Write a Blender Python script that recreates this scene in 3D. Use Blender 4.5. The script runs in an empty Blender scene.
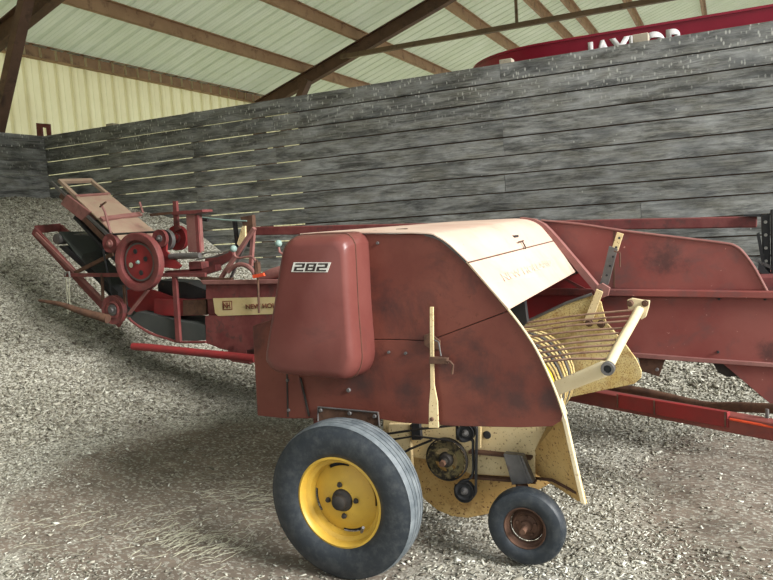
import bpy, bmesh, math, random
import numpy as np
from mathutils import Vector, Matrix
random.seed(7); rng = np.random.default_rng(7)
PI = math.pi
sc = bpy.context.scene
C = sc.collection
# ------------------------------------------------------------------ camera
W_, H_ = 773, 580
F_ = 720.0; EYE = 1.65
yaw, pitch, roll = math.radians(25.83), math.radians(5.37), math.radians(-3.69)
cy, sy, cp, sp = math.cos(yaw), math.sin(yaw), math.cos(pitch), math.sin(pitch)
fw = Vector((-sy*cp, cy*cp, -sp)); r0 = Vector((cy, sy, 0)); u0 = r0.cross(fw)
cr_, sr_ = math.cos(roll), math.sin(roll)
rt = cr_*r0 + sr_*u0; up = -sr_*r0 + cr_*u0
O = Vector((0, 0, EYE))
cam = bpy.data.cameras.new('camera'); co = bpy.data.objects.new('camera', cam); C.objects.link(co)
cam.sensor_width = 36; cam.lens = F_/W_*36; cam.clip_start = .05; cam.clip_end = 300
co.matrix_world = Matrix(((rt.x, up.x, -fw.x, O.x), (rt.y, up.y, -fw.y, O.y), (rt.z, up.z, -fw.z, O.z), (0, 0, 0, 1)))
sc.camera = co
def ray(px, py): return fw + rt*((px-W_/2)/F_) - up*((py-H_/2)/F_)
def PY(px, py, Y):
    d = ray(px, py); return O + d*(Y/d.y)
def PZ(px, py, Z):
    d = ray(px, py); return O + d*((Z-EYE)/d.z)
def PX(px, py, X):
    d = ray(px, py); return O + d*(X/d.x)
def px_at(X, Y):      # sizes: metres per pixel at that depth
    return Vector((X, Y, 0)).dot(fw)/F_

# ------------------------------------------------------------------ materials
MATS = {}
def nodes(name):
    m = bpy.data.materials.new(name); m.use_nodes = True
    nt = m.node_tree; b = nt.nodes['Principled BSDF']
    MATS[name] = m
    return m, nt, b
def N(nt, t, **k):
    n = nt.nodes.new(t)
    for a, v in k.items():
        if a.startswith('i_'): n.inputs[a[2:].replace('_', ' ')].default_value = v
        else: setattr(n, a, v)
    return n
def coord(nt, scale=(1, 1, 1)):
    g = N(nt, 'ShaderNodeNewGeometry'); mp = N(nt, 'ShaderNodeMapping')
    mp.inputs['Scale'].default_value = scale
    nt.links.new(g.outputs['Position'], mp.inputs['Vector'])
    return mp.outputs['Vector']
def noise(nt, vec, scale, detail=4, rough=.6, dist=0):
    n = N(nt, 'ShaderNodeTexNoise'); n.inputs['Scale'].default_value = scale
    n.inputs['Detail'].default_value = detail; n.inputs['Roughness'].default_value = rough
    n.inputs['Distortion'].default_value = dist
    nt.links.new(vec, n.inputs['Vector']); return n.outputs['Fac']
def ramp(nt, fac, stops):
    r = N(nt, 'ShaderNodeValToRGB'); e = r.color_ramp.elements
    while len(e) < len(stops): e.new(.5)
    for el, (p, c) in zip(e, stops):
        el.position = p; el.color = (*c, 1) if len(c) == 3 else c
    nt.links.new(fac, r.inputs['Fac']); return r.outputs['Color']
def mixc(nt, fac, a, b, mode='MIX'):
    m = N(nt, 'ShaderNodeMix', data_type='RGBA', blend_type=mode)
    for s, v in ((0, fac), (6, a), (7, b)):
        if isinstance(v, (int, float)): m.inputs[s].default_value = v
        elif isinstance(v, tuple): m.inputs[s].default_value = (*v, 1)
        else: nt.links.new(v, m.inputs[s])
    return m.outputs[2]
def bump(nt, b, fac, strength=.3, dist=.01):
    n = N(nt, 'ShaderNodeBump'); n.inputs['Strength'].default_value = strength; n.inputs['Distance'].default_value = dist
    nt.links.new(fac, n.inputs['Height']); nt.links.new(n.outputs['Normal'], b.inputs['Normal'])
def g3(v): return (v, v, v)
def paint(name, c1, c2, dirt, dpos=(.58, .68), scale=3.0, rough=.5, speck=None, spos=(.66, .7), metal=0):
    """worn paint: two tones, patches of grime, small specks of rust"""
    m, nt, b = nodes(name); v = coord(nt)
    base = mixc(nt, ramp(nt, noise(nt, v, scale, 5), [(.35, g3(0)), (.65, g3(1))]), c1, c2)
    col = mixc(nt, ramp(nt, noise(nt, v, scale*1.3, 8, .7, .4), [(dpos[0], g3(0)), (dpos[1], g3(1))]), base, dirt)
    if speck:
        col = mixc(nt, ramp(nt, noise(nt, v, scale*14, 4, .6), [(spos[0], g3(0)), (spos[1], g3(1))]), col, speck)
    nt.links.new(col, b.inputs['Base Color'])
    b.inputs['Specular IOR Level'].default_value = .32; b.inputs['Roughness'].default_value = rough; b.inputs['Metallic'].default_value = metal
    bump(nt, b, noise(nt, v, 60, 3), .12, .003)
    return m
paint('red_side', (.120, .031, .021), (.165, .050, .034), (.042, .020, .018), (.50, .74), 2.6, .5, (.12, .035, .02), (.62, .7))
paint('red_panel', (.185, .042, .036), (.225, .068, .056), (.10, .058, .055), (.50, .74), 2.6, .5, (.4, .2, .16), (.70, .73))
paint('red_box', (.115, .031, .026), (.150, .048, .040), (.09, .035, .03), (.6, .8), 3.0, .34)
paint('red_bright', (.27, .025, .027), (.20, .03, .03), (.10, .03, .03), (.6, .7), 6, .5)
paint('red_frame', (.13, .03, .029), (.19, .055, .05), (.085, .04, .036), (.52, .68), 8, .6, (.10, .04, .02))
paint('pink_frame', (.25, .115, .10), (.20, .08, .07), (.14, .07, .06), (.56, .7), 8, .6)
paint('faded_hood', (.58, .44, .35), (.54, .37, .29), (.44, .24, .18), (.5, .8), 2.2, .5, (.34, .16, .1), (.72, .75))
paint('hood_letter', (.66, .50, .40), (.62, .44, .35), (.5, .32, .24), (.5, .6), 20, .6)
paint('cream', (.66, .50, .25), (.70, .56, .32), (.26, .13, .05), (.60, .70), 6, .5, (.16, .07, .025), (.60, .68))
paint('cream_clean', (.66, .56, .36), (.62, .50, .30), (.3, .15, .06), (.64, .72), 8, .5, (.2, .09, .03), (.66, .72))
paint('ochre', (.52, .31, .10), (.62, .42, .17), (.2, .085, .025), (.54, .72), 5, .6, (.13, .05, .02), (.58, .66))
paint('rusty_yellow', (.60, .50, .25), (.52, .38, .14), (.26, .12, .035), (.50, .72), 9, .6, (.2, .085, .02), (.52, .64))
paint('rim_yellow', (.58, .36, .05), (.50, .31, .05), (.20, .09, .02), (.62, .72), 10, .4, (.16, .07, .02), (.68, .73))
paint('bright_yellow', (.8, .55, .03), (.7, .45, .04), (.3, .15, .03), (.6, .7), 10, .45)
paint('rust', (.075, .038, .024), (.12, .062, .038), (.05, .028, .02), (.5, .7), 14, .8)
paint('wire_rust', (.25, .15, .10), (.32, .2, .14), (.12, .06, .04), (.5, .7), 14, .6)
paint('dark_grease', (.02, .017, .015), (.035, .03, .025), (.08, .05, .03), (.6, .7), 14, .6)
paint('greasy_cream', (.10, .075, .04), (.20, .16, .07), (.025, .02, .015), (.46, .56), 22, .5)
paint('grey_metal', (.30, .30, .28), (.22, .2, .18), (.1, .06, .04), (.6, .7), 10, .4, None, (.66, .7), .6)
paint('worn_steel', (.10, .095, .09), (.16, .15, .145), (.1, .05, .04), (.6, .7), 10, .45, None, (.66, .7), .4)
paint('shield_tan', (.27, .19, .135), (.33, .24, .17), (.28, .15, .12), (.52, .7), 3, .6)
paint('conveyor_belt', (.045, .05, .047), (.065, .07, .064), (.03, .03, .028), (.6, .7), 3, .75)
paint('black_iron', (.018, .018, .02), (.03, .03, .03), (.07, .04, .03), (.6, .7), 10, .6)
paint('knob_green', (.20, .30, .27), (.26, .34, .3), (.1, .1, .1), (.6, .7), 10, .5)
paint('orange_mark', (.75, .09, .03), (.65, .07, .03), (.3, .05, .03), (.6, .7), 10, .5)
paint('white_decal', (.68, .66, .60), (.6, .58, .52), (.4, .3, .25), (.62, .75), 25, .5)
paint('decal_black', (.03, .022, .02), (.04, .03, .025), (.06, .03, .02), (.6, .7), 10, .5)
paint('decal_cream', (.50, .39, .19), (.55, .44, .24), (.3, .2, .1), (.6, .72), 12, .5)
paint('decal_brown', (.16, .04, .02), (.13, .04, .02), (.1, .04, .02), (.6, .7), 10, .5)
paint('mixer_red', (.27, .008, .028), (.34, .015, .04), (.25, .02, .04), (.6, .8), 2, .35)
paint('mixer_white', (.75, .72, .72), (.7, .68, .68), (.6, .5, .5), (.6, .8), 2, .4)
paint('purlin_brown', (.34, .21, .12), (.42, .27, .16), (.15, .08, .05), (.54, .7), 3, .6)
paint('rafter_brown', (.10, .055, .036), (.15, .085, .055), (.05, .03, .022), (.54, .7), 3, .6)
paint('tie_brown', (.14, .10, .06), (.18, .12, .07), (.08, .05, .035), (.54, .7), 3, .6)
paint('post_wood', (.36, .31, .24), (.42, .36, .28), (.2, .17, .13), (.54, .7), 9, .8)
paint('straw', (.46, .45, .34), (.34, .33, .24), (.3, .25, .15), (.6, .7), 20, .7)

def rubber():
    m, nt, b = nodes('rubber'); v = coord(nt)
    dust = ramp(nt, noise(nt, v, 22, 9, .75), [(.46, g3(0)), (.78, g3(1))])
    nt.links.new(mixc(nt, dust, (.014, .019, .025), (.06, .065, .066)), b.inputs['Base Color'])
    b.inputs['Roughness'].default_value = .48
    bump(nt, b, noise(nt, v, 90, 3), .15, .003)
    m2, nt, b = nodes('tread_rubber'); v = coord(nt)
    nt.links.new(ramp(nt, noise(nt, v, 14, 6), [(.35, (.07, .085, .095)), (.7, (.17, .19, .20))]), b.inputs['Base Color'])
    b.inputs['Roughness'].default_value = .55
    bump(nt, b, noise(nt, v, 90, 3), .2, .003)
rubber()

def planks_mat():
    m, nt, b = nodes('weathered_planks')
    at = N(nt, 'ShaderNodeAttribute', attribute_name='tone')
    sep = N(nt, 'ShaderNodeSeparateColor'); nt.links.new(at.outputs['Color'], sep.inputs[0])
    g = N(nt, 'ShaderNodeNewGeometry')
    off = N(nt, 'ShaderNodeVectorMath', operation='ADD'); sc_ = N(nt, 'ShaderNodeVectorMath', operation='SCALE')
    nt.links.new(at.outputs['Color'], sc_.inputs[0]); sc_.inputs['Scale'].default_value = 37
    nt.links.new(g.outputs['Position'], off.inputs[0]); nt.links.new(sc_.outputs[0], off.inputs[1])
    def mp(s):
        n = N(nt, 'ShaderNodeMapping'); n.inputs['Scale'].default_value = s
        nt.links.new(off.outputs[0], n.inputs['Vector']); return n.outputs['Vector']
    grain = noise(nt, mp((1.6, 1.6, 34)), 2.6, 9, .72, .4)
    base = ramp(nt, grain, [(.30, (.04, .041, .04)), (.5, (.145, .140, .118)), (.68, (.31, .305, .27))])
    blot = ramp(nt, noise(nt, mp((1, 1, 3.2)), 2.4, 9, .7), [(.38, g3(0)), (.66, g3(1))])
    base = mixc(nt, blot, base, mixc(nt, .62, base, (.43, .445, .45)))
    dark = ramp(nt, noise(nt, mp((1, 1, 2.4)), 2.3, 5, .6, .5), [(.50, g3(0)), (.70, g3(.6))])
    base = mixc(nt, dark, base, (.038, .041, .046))
    tone = N(nt, 'ShaderNodeMapRange'); tone.inputs['To Min'].default_value = .86; tone.inputs['To Max'].default_value = 1.12
    nt.links.new(sep.outputs[0], tone.inputs['Value'])
    cmb = N(nt, 'ShaderNodeCombineColor')
    for i in range(3): nt.links.new(tone.outputs[0], cmb.inputs[i])
    base = mixc(nt, 1.0, base, cmb.outputs[0], 'MULTIPLY')
    streak = ramp(nt, noise(nt, mp((1, 1, 7)), 1.7, 10, .75, .6), [(.38, g3(.3)), (.52, g3(.95)), (.66, g3(1.0))])
    base = mixc(nt, 1.0, base, streak, 'MULTIPLY')
    # bird droppings and dust splashes, thick on the top boards
    vo = N(nt, 'ShaderNodeTexVoronoi'); vo.inputs['Scale'].default_value = 11; vo.inputs['Randomness'].default_value = 1
    nt.links.new(mp((1, 1, .75)), vo.inputs['Vector'])
    sp1 = ramp(nt, vo.outputs['Distance'], [(.04, g3(.7)), (.10, g3(0))])
    sel = ramp(nt, noise(nt, mp((1, 1, 1)), 1.1, 4), [(.50, g3(0)), (.56, g3(1))])
    base = mixc(nt, mixc(nt, 1.0, sp1, sel, 'MULTIPLY'), base, (.50, .50, .46))
    vo2 = N(nt, 'ShaderNodeTexVoronoi'); vo2.inputs['Scale'].default_value = 30
    nt.links.new(mp((1, 1, .45)), vo2.inputs['Vector'])
    sp2 = ramp(nt, vo2.outputs['Distance'], [(.14, g3(1)), (.30, g3(0))])
    sx = N(nt, 'ShaderNodeSeparateXYZ'); nt.links.new(g.outputs['Position'], sx.inputs[0])
    hi = N(nt, 'ShaderNodeMapRange'); hi.inputs['From Min'].default_value = 2.55; hi.inputs['From Max'].default_value = 3.0
    nt.links.new(sx.outputs[2], hi.inputs['Value'])
    sel2 = mixc(nt, 1.0, ramp(nt, noise(nt, mp((1, 1, 1)), 6, 4), [(.36, g3(0)), (.52, g3(.9))]), hi.outputs[0], 'MULTIPLY')
    base = mixc(nt, mixc(nt, 1.0, sp2, sel2, 'MULTIPLY'), base, (.52, .52, .48))
    nt.links.new(base, b.inputs['Base Color'])
    b.inputs['Roughness'].default_value = .62
    bump(nt, b, grain, .4, .006)
planks_mat()

def sheet_mat(name, col, col2, trans):
    m, nt, b = nodes(name); v = coord(nt)
    c = mixc(nt, ramp(nt, noise(nt, v, 1.3, 5), [(.35, g3(0)), (.7, g3(1))]), col, col2)
    nt.links.new(c, b.inputs['Base Color']); b.inputs['Roughness'].default_value = .45
    t = N(nt, 'ShaderNodeBsdfTranslucent'); nt.links.new(c, t.inputs['Color'])
    mx = N(nt, 'ShaderNodeMixShader'); mx.inputs[0].default_value = trans
    nt.links.new(b.outputs[0], mx.inputs[1]); nt.links.new(t.outputs[0], mx.inputs[2])
    nt.links.new(mx.outputs[0], nt.nodes['Material Output'].inputs['Surface'])
sheet_mat('roof_sheet', (.72, .75, .62), (.78, .80, .69), .48)
sheet_mat('siding_sheet', (.95, .92, .72), (.90, .86, .66), .8)

paint('siding_plain', (.45, .43, .34), (.5, .48, .38), (.3, .26, .2), (.6, .8), 1, .5)
def chips_ground(name, chipfrac):
    m, nt, b = nodes(name); v = coord(nt)
    vo = N(nt, 'ShaderNodeTexVoronoi'); vo.inputs['Scale'].default_value = 48; nt.links.new(coord(nt, (1, 1.7, 1)), vo.inputs['Vector'])
    vo2 = N(nt, 'ShaderNodeTexVoronoi'); vo2.inputs['Scale'].default_value = 70; nt.links.new(coord(nt, (1.6, 1, 1)), vo2.inputs['Vector'])
    s = N(nt, 'ShaderNodeSeparateColor'); nt.links.new(vo.outputs['Color'], s.inputs[0])
    s2 = N(nt, 'ShaderNodeSeparateColor'); nt.links.new(vo2.outputs['Color'], s2.inputs[0])
    ca = ramp(nt, s.outputs[0], [(.1, (.11, .10, .08)), (.5, (.30, .285, .23)), (.95, (.55, .54, .47))])
    cb = ramp(nt, s2.outputs[1], [(.1, (.10, .09, .07)), (.6, (.32, .30, .24)), (.95, (.6, .58, .5))])
    chips = mixc(nt, .5, ca, cb)
    dirt = ramp(nt, noise(nt, v, 5, 8, .65), [(.3, (.10, .078, .058)), (.7, (.205, .162, .125))])
    at = N(nt, 'ShaderNodeAttribute', attribute_name='dirt'); sm = N(nt, 'ShaderNodeSeparateColor'); nt.links.new(at.outputs['Color'], sm.inputs[0])
    ad = N(nt, 'ShaderNodeMath', operation='MULTIPLY_ADD'); nt.links.new(sm.outputs[0], ad.inputs[0]); ad.inputs[1].default_value = -.75; nt.links.new(noise(nt, v, 1.6, 7, .75), ad.inputs[2])
    sel = ramp(nt, ad.outputs[0], [(chipfrac-.10, g3(0)), (chipfrac+.10, g3(1))])
    fine = ramp(nt, s.outputs[1], [(.36, g3(1)), (.42, g3(0))])
    dirt = mixc(nt, fine, dirt, mixc(nt, .6, dirt, chips))
    nt.links.new(mixc(nt, sel, dirt, chips), b.inputs['Base Color'])
    b.inputs['Roughness'].default_value = .9
    bump(nt, b, s.outputs[0], .6, .012)
chips_ground('floor_dirt', .34)
chips_ground('chip_heap', .2)
def chip_mat():
    m, nt, b = nodes('chips')
    at = N(nt, 'ShaderNodeAttribute', attribute_name='tone')
    s = N(nt, 'ShaderNodeSeparateColor'); nt.links.new(at.outputs['Color'], s.inputs[0])
    nt.links.new(ramp(nt, s.outputs[0], [(0, (.09, .075, .055)), (.35, (.24, .222, .17)), (.75, (.44, .425, .35)), (1, (.66, .66, .58))]), b.inputs['Base Color'])
    b.inputs['Roughness'].default_value = .8
chip_mat()

# ------------------------------------------------------------------ object helpers
ROOT = {}
def wloc(o):
    p = Vector((0, 0, 0))
    while o is not None: p += o.location; o = o.parent
    return p
def link(name, me, mat, parent=None, smooth=False, bevel=0, loc=None):
    """mesh verts are in world coordinates; they are moved to the object's own origin"""
    if me.vertices:
        n = len(me.vertices); a = np.empty(n*3, dtype=np.float32); me.vertices.foreach_get('co', a); a = a.reshape(-1, 3)
        if loc is None:
            lo, hi = a.min(0), a.max(0); loc = Vector((float(lo[0]+hi[0])/2, float(lo[1]+hi[1])/2, float(lo[2])))
        a = a - np.array(loc, dtype=np.float32); me.vertices.foreach_set('co', a.ravel())
    me.materials.append(MATS[mat]) if mat else None
    o = bpy.data.objects.new(name, me); C.objects.link(o)
    if parent is not None:
        o.parent = parent; o.location = Vector(loc) - wloc(parent)
    else: o.location = loc
    if smooth:
        me.polygons.foreach_set('use_smooth', [True]*len(me.polygons))
        try: me.set_sharp_from_angle(angle=math.radians(38))
        except Exception: pass
    if bevel:
        bm_ = o.modifiers.new('bevel', 'BEVEL'); bm_.width = bevel; bm_.segments = 2; bm_.limit_method = 'ANGLE'; bm_.angle_limit = math.radians(35)
    me.update()
    return o
class MB:
    def __init__(s): s.bm = bmesh.new()
    def box(s, a, b):
        a, b = Vector(a), Vector(b)
        vs = [s.bm.verts.new((x, y, z)) for x in (a.x, b.x) for y in (a.y, b.y) for z in (a.z, b.z)]
        for f in ((0, 1, 3, 2), (4, 6, 7, 5), (0, 4, 5, 1), (2, 3, 7, 6), (0, 2, 6, 4), (1, 5, 7, 3)):
            s.bm.faces.new([vs[i] for i in f])
        return s
    def prism(s, front, back):
        """closed solid between two matching outlines"""
        n = len(front)
        A = [s.bm.verts.new(p) for p in front]; B = [s.bm.verts.new(p) for p in back]
        s.bm.faces.new(A); s.bm.faces.new(B[::-1])
        for i in range(n): s.bm.faces.new((A[i], B[i], B[(i+1) % n], A[(i+1) % n]))
        return s
    def plate(s, pix, Y, th):
        """outline given where it stands on the vertical plane Y, with thickness th away from the viewer side"""
        f = [PY(x, y, Y) for x, y in pix]
        return s.prism(f, [p + Vector((0, th, 0)) for p in f])
    def bar(s, a, b, w, h, roll_=Vector((0, 0, 1))):
        a, b = Vector(a), Vector(b); d = (b-a).normalized()
        r = d.cross(roll_)
        if r.length < 1e-3: r = d.cross(Vector((1, 0, 0)))
        r.normalize(); u = r.cross(d).normalized()
        q = [r*(w/2)+u*(h/2), r*(w/2)-u*(h/2), -r*(w/2)-u*(h/2), -r*(w/2)+u*(h/2)]
        return s.prism([a+k for k in q], [b+k for k in q])
    def tube(s, pts, r, n=10, r2=None, closed=False):
        pts = [Vector(p) for p in pts]; rings = []; m = len(pts)
        ref = None
        for i, p in enumerate(pts):
            if closed: d = (pts[(i+1) % m]-pts[i-1]).normalized()
            else: d = (pts[min(i+1, m-1)]-pts[max(i-1, 0)]).normalized()
            if ref is None: ref = d.orthogonal().normalized()
            else: ref = (ref - d*ref.dot(d)).normalized()
            u = d.cross(ref)
            rr = r if r2 is None else r + (r2-r)*i/(m-1)
            rings.append([s.bm.verts.new(p + (ref*math.cos(2*PI*k/n)+u*math.sin(2*PI*k/n))*rr) for k in range(n)])
        for i in range(m if closed else m-1):
            A, B = rings[i], rings[(i+1) % m]
            for k in range(n): s.bm.faces.new((A[k], A[(k+1) % n], B[(k+1) % n], B[k]))
        if not closed:
            s.bm.faces.new(rings[0][::-1]); s.bm.faces.new(rings[-1])
        return s
    def lathe(s, c, prof, axis=Vector((0, 1, 0)), n=40, cap=False):
        """prof: (radius, offset along axis) pairs"""
        c = Vector(c); axis = axis.normalized(); e1 = axis.orthogonal().normalized(); e2 = axis.cross(e1)
        rings = []
        for r, t in prof:
            if r < 1e-5: rings.append([s.bm.verts.new(c+axis*t)])
            else: rings.append([s.bm.verts.new(c+axis*t+(e1*math.cos(2*PI*k/n)+e2*math.sin(2*PI*k/n))*r) for k in range(n)])
        for A, B in zip(rings[:-1], rings[1:]):
            for k in range(n):
                k2 = (k+1) % n
                if len(A) == 1 and len(B) == 1: continue
                if len(A) == 1: s.bm.faces.new((A[0], B[k], B[k2]))
                elif len(B) == 1: s.bm.faces.new((A[k], B[0], A[k2]))
                else: s.bm.faces.new((A[k], B[k], B[k2], A[k2]))
        return s
    def loft(s, A, B, th):
        """thin curved sheet between two polylines, thickness th inwards (down)"""
        n = len(A); off = Vector((0, 0, -th))
        top = [[s.bm.verts.new(p) for p in L] for L in (A, B)]
        bot = [[s.bm.verts.new(p+off) for p in L] for L in (A, B)]
        for i in range(n-1):
            s.bm.faces.new((top[0][i], top[0][i+1], top[1][i+1], top[1][i]))
            s.bm.faces.new((bot[0][i], bot[1][i], bot[1][i+1], bot[0][i+1]))
            s.bm.faces.new((top[0][i], bot[0][i], bot[0][i+1], top[0][i+1]))
            s.bm.faces.new((top[1][i], top[1][i+1], bot[1][i+1], bot[1][i]))
        for i in (0, n-1): s.bm.faces.new((top[0][i], top[1][i], bot[1][i], bot[0][i]))
        return s
    def build(s, name, mat, parent=None, smooth=False, bevel=0, label=None, loc=None):
        bmesh.ops.recalc_face_normals(s.bm, faces=s.bm.faces[:])
        me = bpy.data.meshes.new(name); s.bm.to_mesh(me); s.bm.free()
        o = link(name, me, mat, parent, smooth, bevel, loc)
        if label: o['label'] = label
        return o
def tag(o, label=None, cat=None, group=None, kind=None):
    if label: o['label'] = label
    if cat: o['category'] = cat
    if group: o['group'] = group
    if kind: o['kind'] = kind
    return o
def empty(name, loc, label, cat, group=None):
    o = bpy.data.objects.new(name, None); C.objects.link(o); o.location = loc; o.empty_display_size = .2
    return tag(o, label, cat, group)
def smooth_curve(pts, k=6):
    pts = [Vector(p) for p in pts]; out = []
    for i in range(len(pts)-1):
        p0, p1, p2, p3 = pts[max(i-1, 0)], pts[i], pts[i+1], pts[min(i+2, len(pts)-1)]
        for j in range(k):
            t = j/k
            out.append(.5*((2*p1)+(-p0+p2)*t+(2*p0-5*p1+4*p2-p3)*t*t+(-p0+3*p1-3*p2+p3)*t**3))
    out.append(pts[-1]); return out
def text_mesh(txt, size, depth, shear=0, bold=0, spacing=1.0):
    cu = bpy.data.curves.new('t', 'FONT'); cu.body = txt; cu.size = size; cu.extrude = depth; cu.shear = shear
    cu.offset = bold; cu.space_character = spacing
    o = bpy.data.objects.new('t', cu); C.objects.link(o)
    dg = bpy.context.evaluated_depsgraph_get(); me = bpy.data.meshes.new_from_object(o.evaluated_get(dg))
    bpy.data.objects.remove(o); return me
def place_text(name, txt, A, B, Hh, normal, mat, parent, depth=.002, shear=0, bold=0, label=None):
    """lettering from A (lower left) to B (lower right), letter height Hh"""
    me = text_mesh(txt, 1, 0, shear, bold)
    n = len(me.vertices); a = np.empty(n*3); me.vertices.foreach_get('co', a); a = a.reshape(-1, 3)
    x0, x1 = a[:, 0].min(), a[:, 0].max(); y0, y1 = a[:, 1].min(), a[:, 1].max()
    A, B = Vector(A), Vector(B); d = B-A; u = Vector(normal).cross(d.normalized()).normalized()
    u = -u if u.z < 0 else u
    nrm = Vector(normal).normalized()
    out = []
    for x, y, z in a:
        p = A + d*((x-x0)/(x1-x0)) + u*((y-y0)/(y1-y0)*Hh) + nrm*depth
        out += [p.x, p.y, p.z]
    me.vertices.foreach_set('co', out)
    o = link(name, me, mat, parent)
    s = o.modifiers.new('thick', 'SOLIDIFY'); s.thickness = depth; s.offset = 0
    if label: o['label'] = label
    return o

# ================================================================== THE SHED
WY = 7.3                                     # near face of the plank partition
cornerX = PY(45, 150, WY).x
topL, topR = PY(45, 135, WY), PY(773, 22, WY)
WTOP = (topL.z+topR.z)/2; print("WTOP", topL.z, topR.z)
# planks ------------------------------------------------------------
def plank_wall(name, along, fixed, a0, a1, joints, gap_open, flip=1):
    """along 'x' or 'y'; boards of 184 mm laid one above the other"""
    bm = bmesh.new(); lay = bm.loops.layers.float_color.new('tone')
    h = .186; nrow = 18
    for i in range(nrow):
        z1 = WTOP - i*h; 
        cuts = [a0]+joints[i % len(joints)]+[a1]
        for c0, c1 in zip(cuts[:-1], cuts[1:]):
            if c1 <= c0: continue
            mid = (c0+c1)/2
            g = gap_open(mid, i)
            z0 = z1 - h + g + random.uniform(0, .002)
            w = random.uniform(0, .007); s_ = random.uniform(-.004, .004)
            t = (random.random(), random.random(), random.random(), 1)
            e = .0015
            vs = []
            for (u_, k) in ((c0+e, -1), (c1-e, 1)):
                for v_ in (fixed+w*flip, fixed+.042*flip):
                    for z in (z0+s_*k*.5, z1-.001):
                        vs.append(bm.verts.new((u_, v_, z) if along == 'x' else (v_, u_, z)))
            for f in ((0, 1, 3, 2), (4, 6, 7, 5), (0, 4, 5, 1), (2, 3, 7, 6), (0, 2, 6, 4), (1, 5, 7, 3)):
                fc = bm.faces.new([vs[q] for q in f])
                for l in fc.loops: l[lay] = t
    bmesh.ops.recalc_face_normals(bm, faces=bm.faces[:])
    me = bpy.data.meshes.new(name); bm.to_mesh(me); bm.free()
    o = link(name, me, 'weathered_planks'); 
    o['kind'] = 'structure'; return o
def X_at(px, py=180): return PY(px, py, WY).x
j1, j2, j3, j4 = X_at(196), X_at(278), X_at(505), X_at(640)
def gap_back(mid, i):
    if i == 0: return .004
    return .0035
jt = [[j3], [X_at(112), X_at(278), 4.6], [j1, 4.2], [X_at(278), j3, 3.8], [j1, j3, 4.9], [j1, 4.4], [j3, 4.1], [j1, 4.9], [j1, j4], [j1, X_at(380)], [j1, X_at(380), j4]]
jt = [sorted(q) for q in jt]
# open slots in the left third of the partition, where daylight shows through
def gap2(mid, i):
    if mid < j1+.02 and i in (1, 2, 3, 4, 6): return .013
    if mid < X_at(330) and i in (2, 4, 7, 9): return .010
    return .011
wb = plank_wall('wall_back', 'x', WY, cornerX-.0, 6.5, jt, gap2)
tag(wb, 'weathered grey plank partition running behind the baler')
# unseen backing sheet added to keep daylight out of the right part's joints
m = MB(); m.box((X_at(300), WY+.044, 0), (6.5, WY+.05, WTOP-.03)); o = m.build('trim_light_block', 'rafter_brown', None); tag(o, kind='structure')
wl = plank_wall('wall_left', 'y', cornerX-.002, -1.5, WY+.03, [[2.1], [4.4], [1.0, 5.2], [3.0]], lambda a, b: .003, -1)
tag(wl, 'plank wall at the left end of the bay, chips heaped against it')
# posts that carry the partition, their tops just showing
POSTS = [(43, 'square timber post top at the corner of the plank walls')]
def post(px, py_top, w, lab):
    c = PY(px, py_top, WY+.13)
    m = MB(); m.box((c.x-w/2, WY+.06, 0), (c.x+w/2, WY+.06+w*.9, c.z))
    o = m.build('wall_post', 'post_wood', None, bevel=.006)
    tag(o, lab, 'post', 'posts behind the plank partition')
post(113, 124.0, .13, 'square timber post top above the plank wall, nearest the left corner')
post(196, 112.5, .13, 'square timber post top above the plank wall, below the brown eave beam')
post(507, 60, .13, 'pale round-topped post end above the wall, left of the red feed mixer lettering')
post(641, 35, .14, 'pale post end standing in front of the white letters of the red mixer')
# little red bracket on the corner
m = MB()
cY = WY-.0
f = lambda a: [PY(x, y, WY+.01) for x, y in a]
m.prism(f([(36, 123), (49, 124), (50, 137), (47, 137), (46, 128), (41, 127), (42, 137), (37, 137)]), [p+Vector((0, .03, 0)) for p in f([(36, 123), (49, 124), (50, 137), (47, 137), (46, 128), (41, 127), (42, 137), (37, 137)])])
tag(m.build('steel_bracket', 'red_frame', None), 'small dark red steel bracket sitting on the corner of the plank walls', 'bracket')

# roof --------------------------------------------------------------
EX, SL = -9.75, .335
EZ = PX(135, 70.7, EX).z+.03
print('EZ', EZ)
def roofz(X): return EZ + SL*(X-EX)
RX1, RY0, RY1 = 2.6, 0.2, 36.0
def corrugated_roof():
    bm = bmesh.new()
    # ribs run up the slope; profile along Y
    ys = []; y = RY0
    while y < RY1:
        for dy, dz in ((0, 0), (.03, .042), (.06, .042), (.09, 0), (.16, 0), (.17, .006), (.18, 0), (.24, 0), (.25, .006), (.26, 0)):
            ys.append((y+dy, dz))
        y += .33
    xs = [EX-.35, RX1]
    rows = [[bm.verts.new((X, y, roofz(X)+.10+dz)) for y, dz in ys] for X in xs]
    for i in range(len(ys)-1): bm.faces.new((rows[0][i], rows[1][i], rows[1][i+1], rows[0][i+1]))
    me = bpy.data.meshes.new('ceiling'); bm.to_mesh(me); bm.free()
    o = link('ceiling', me, 'roof_sheet'); tag(o, 'pale ribbed metal roof sheets above the bay', kind='structure')
    s = o.modifiers.new('thick', 'SOLIDIFY'); s.thickness = .003; s.offset = 1
corrugated_roof()
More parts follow.
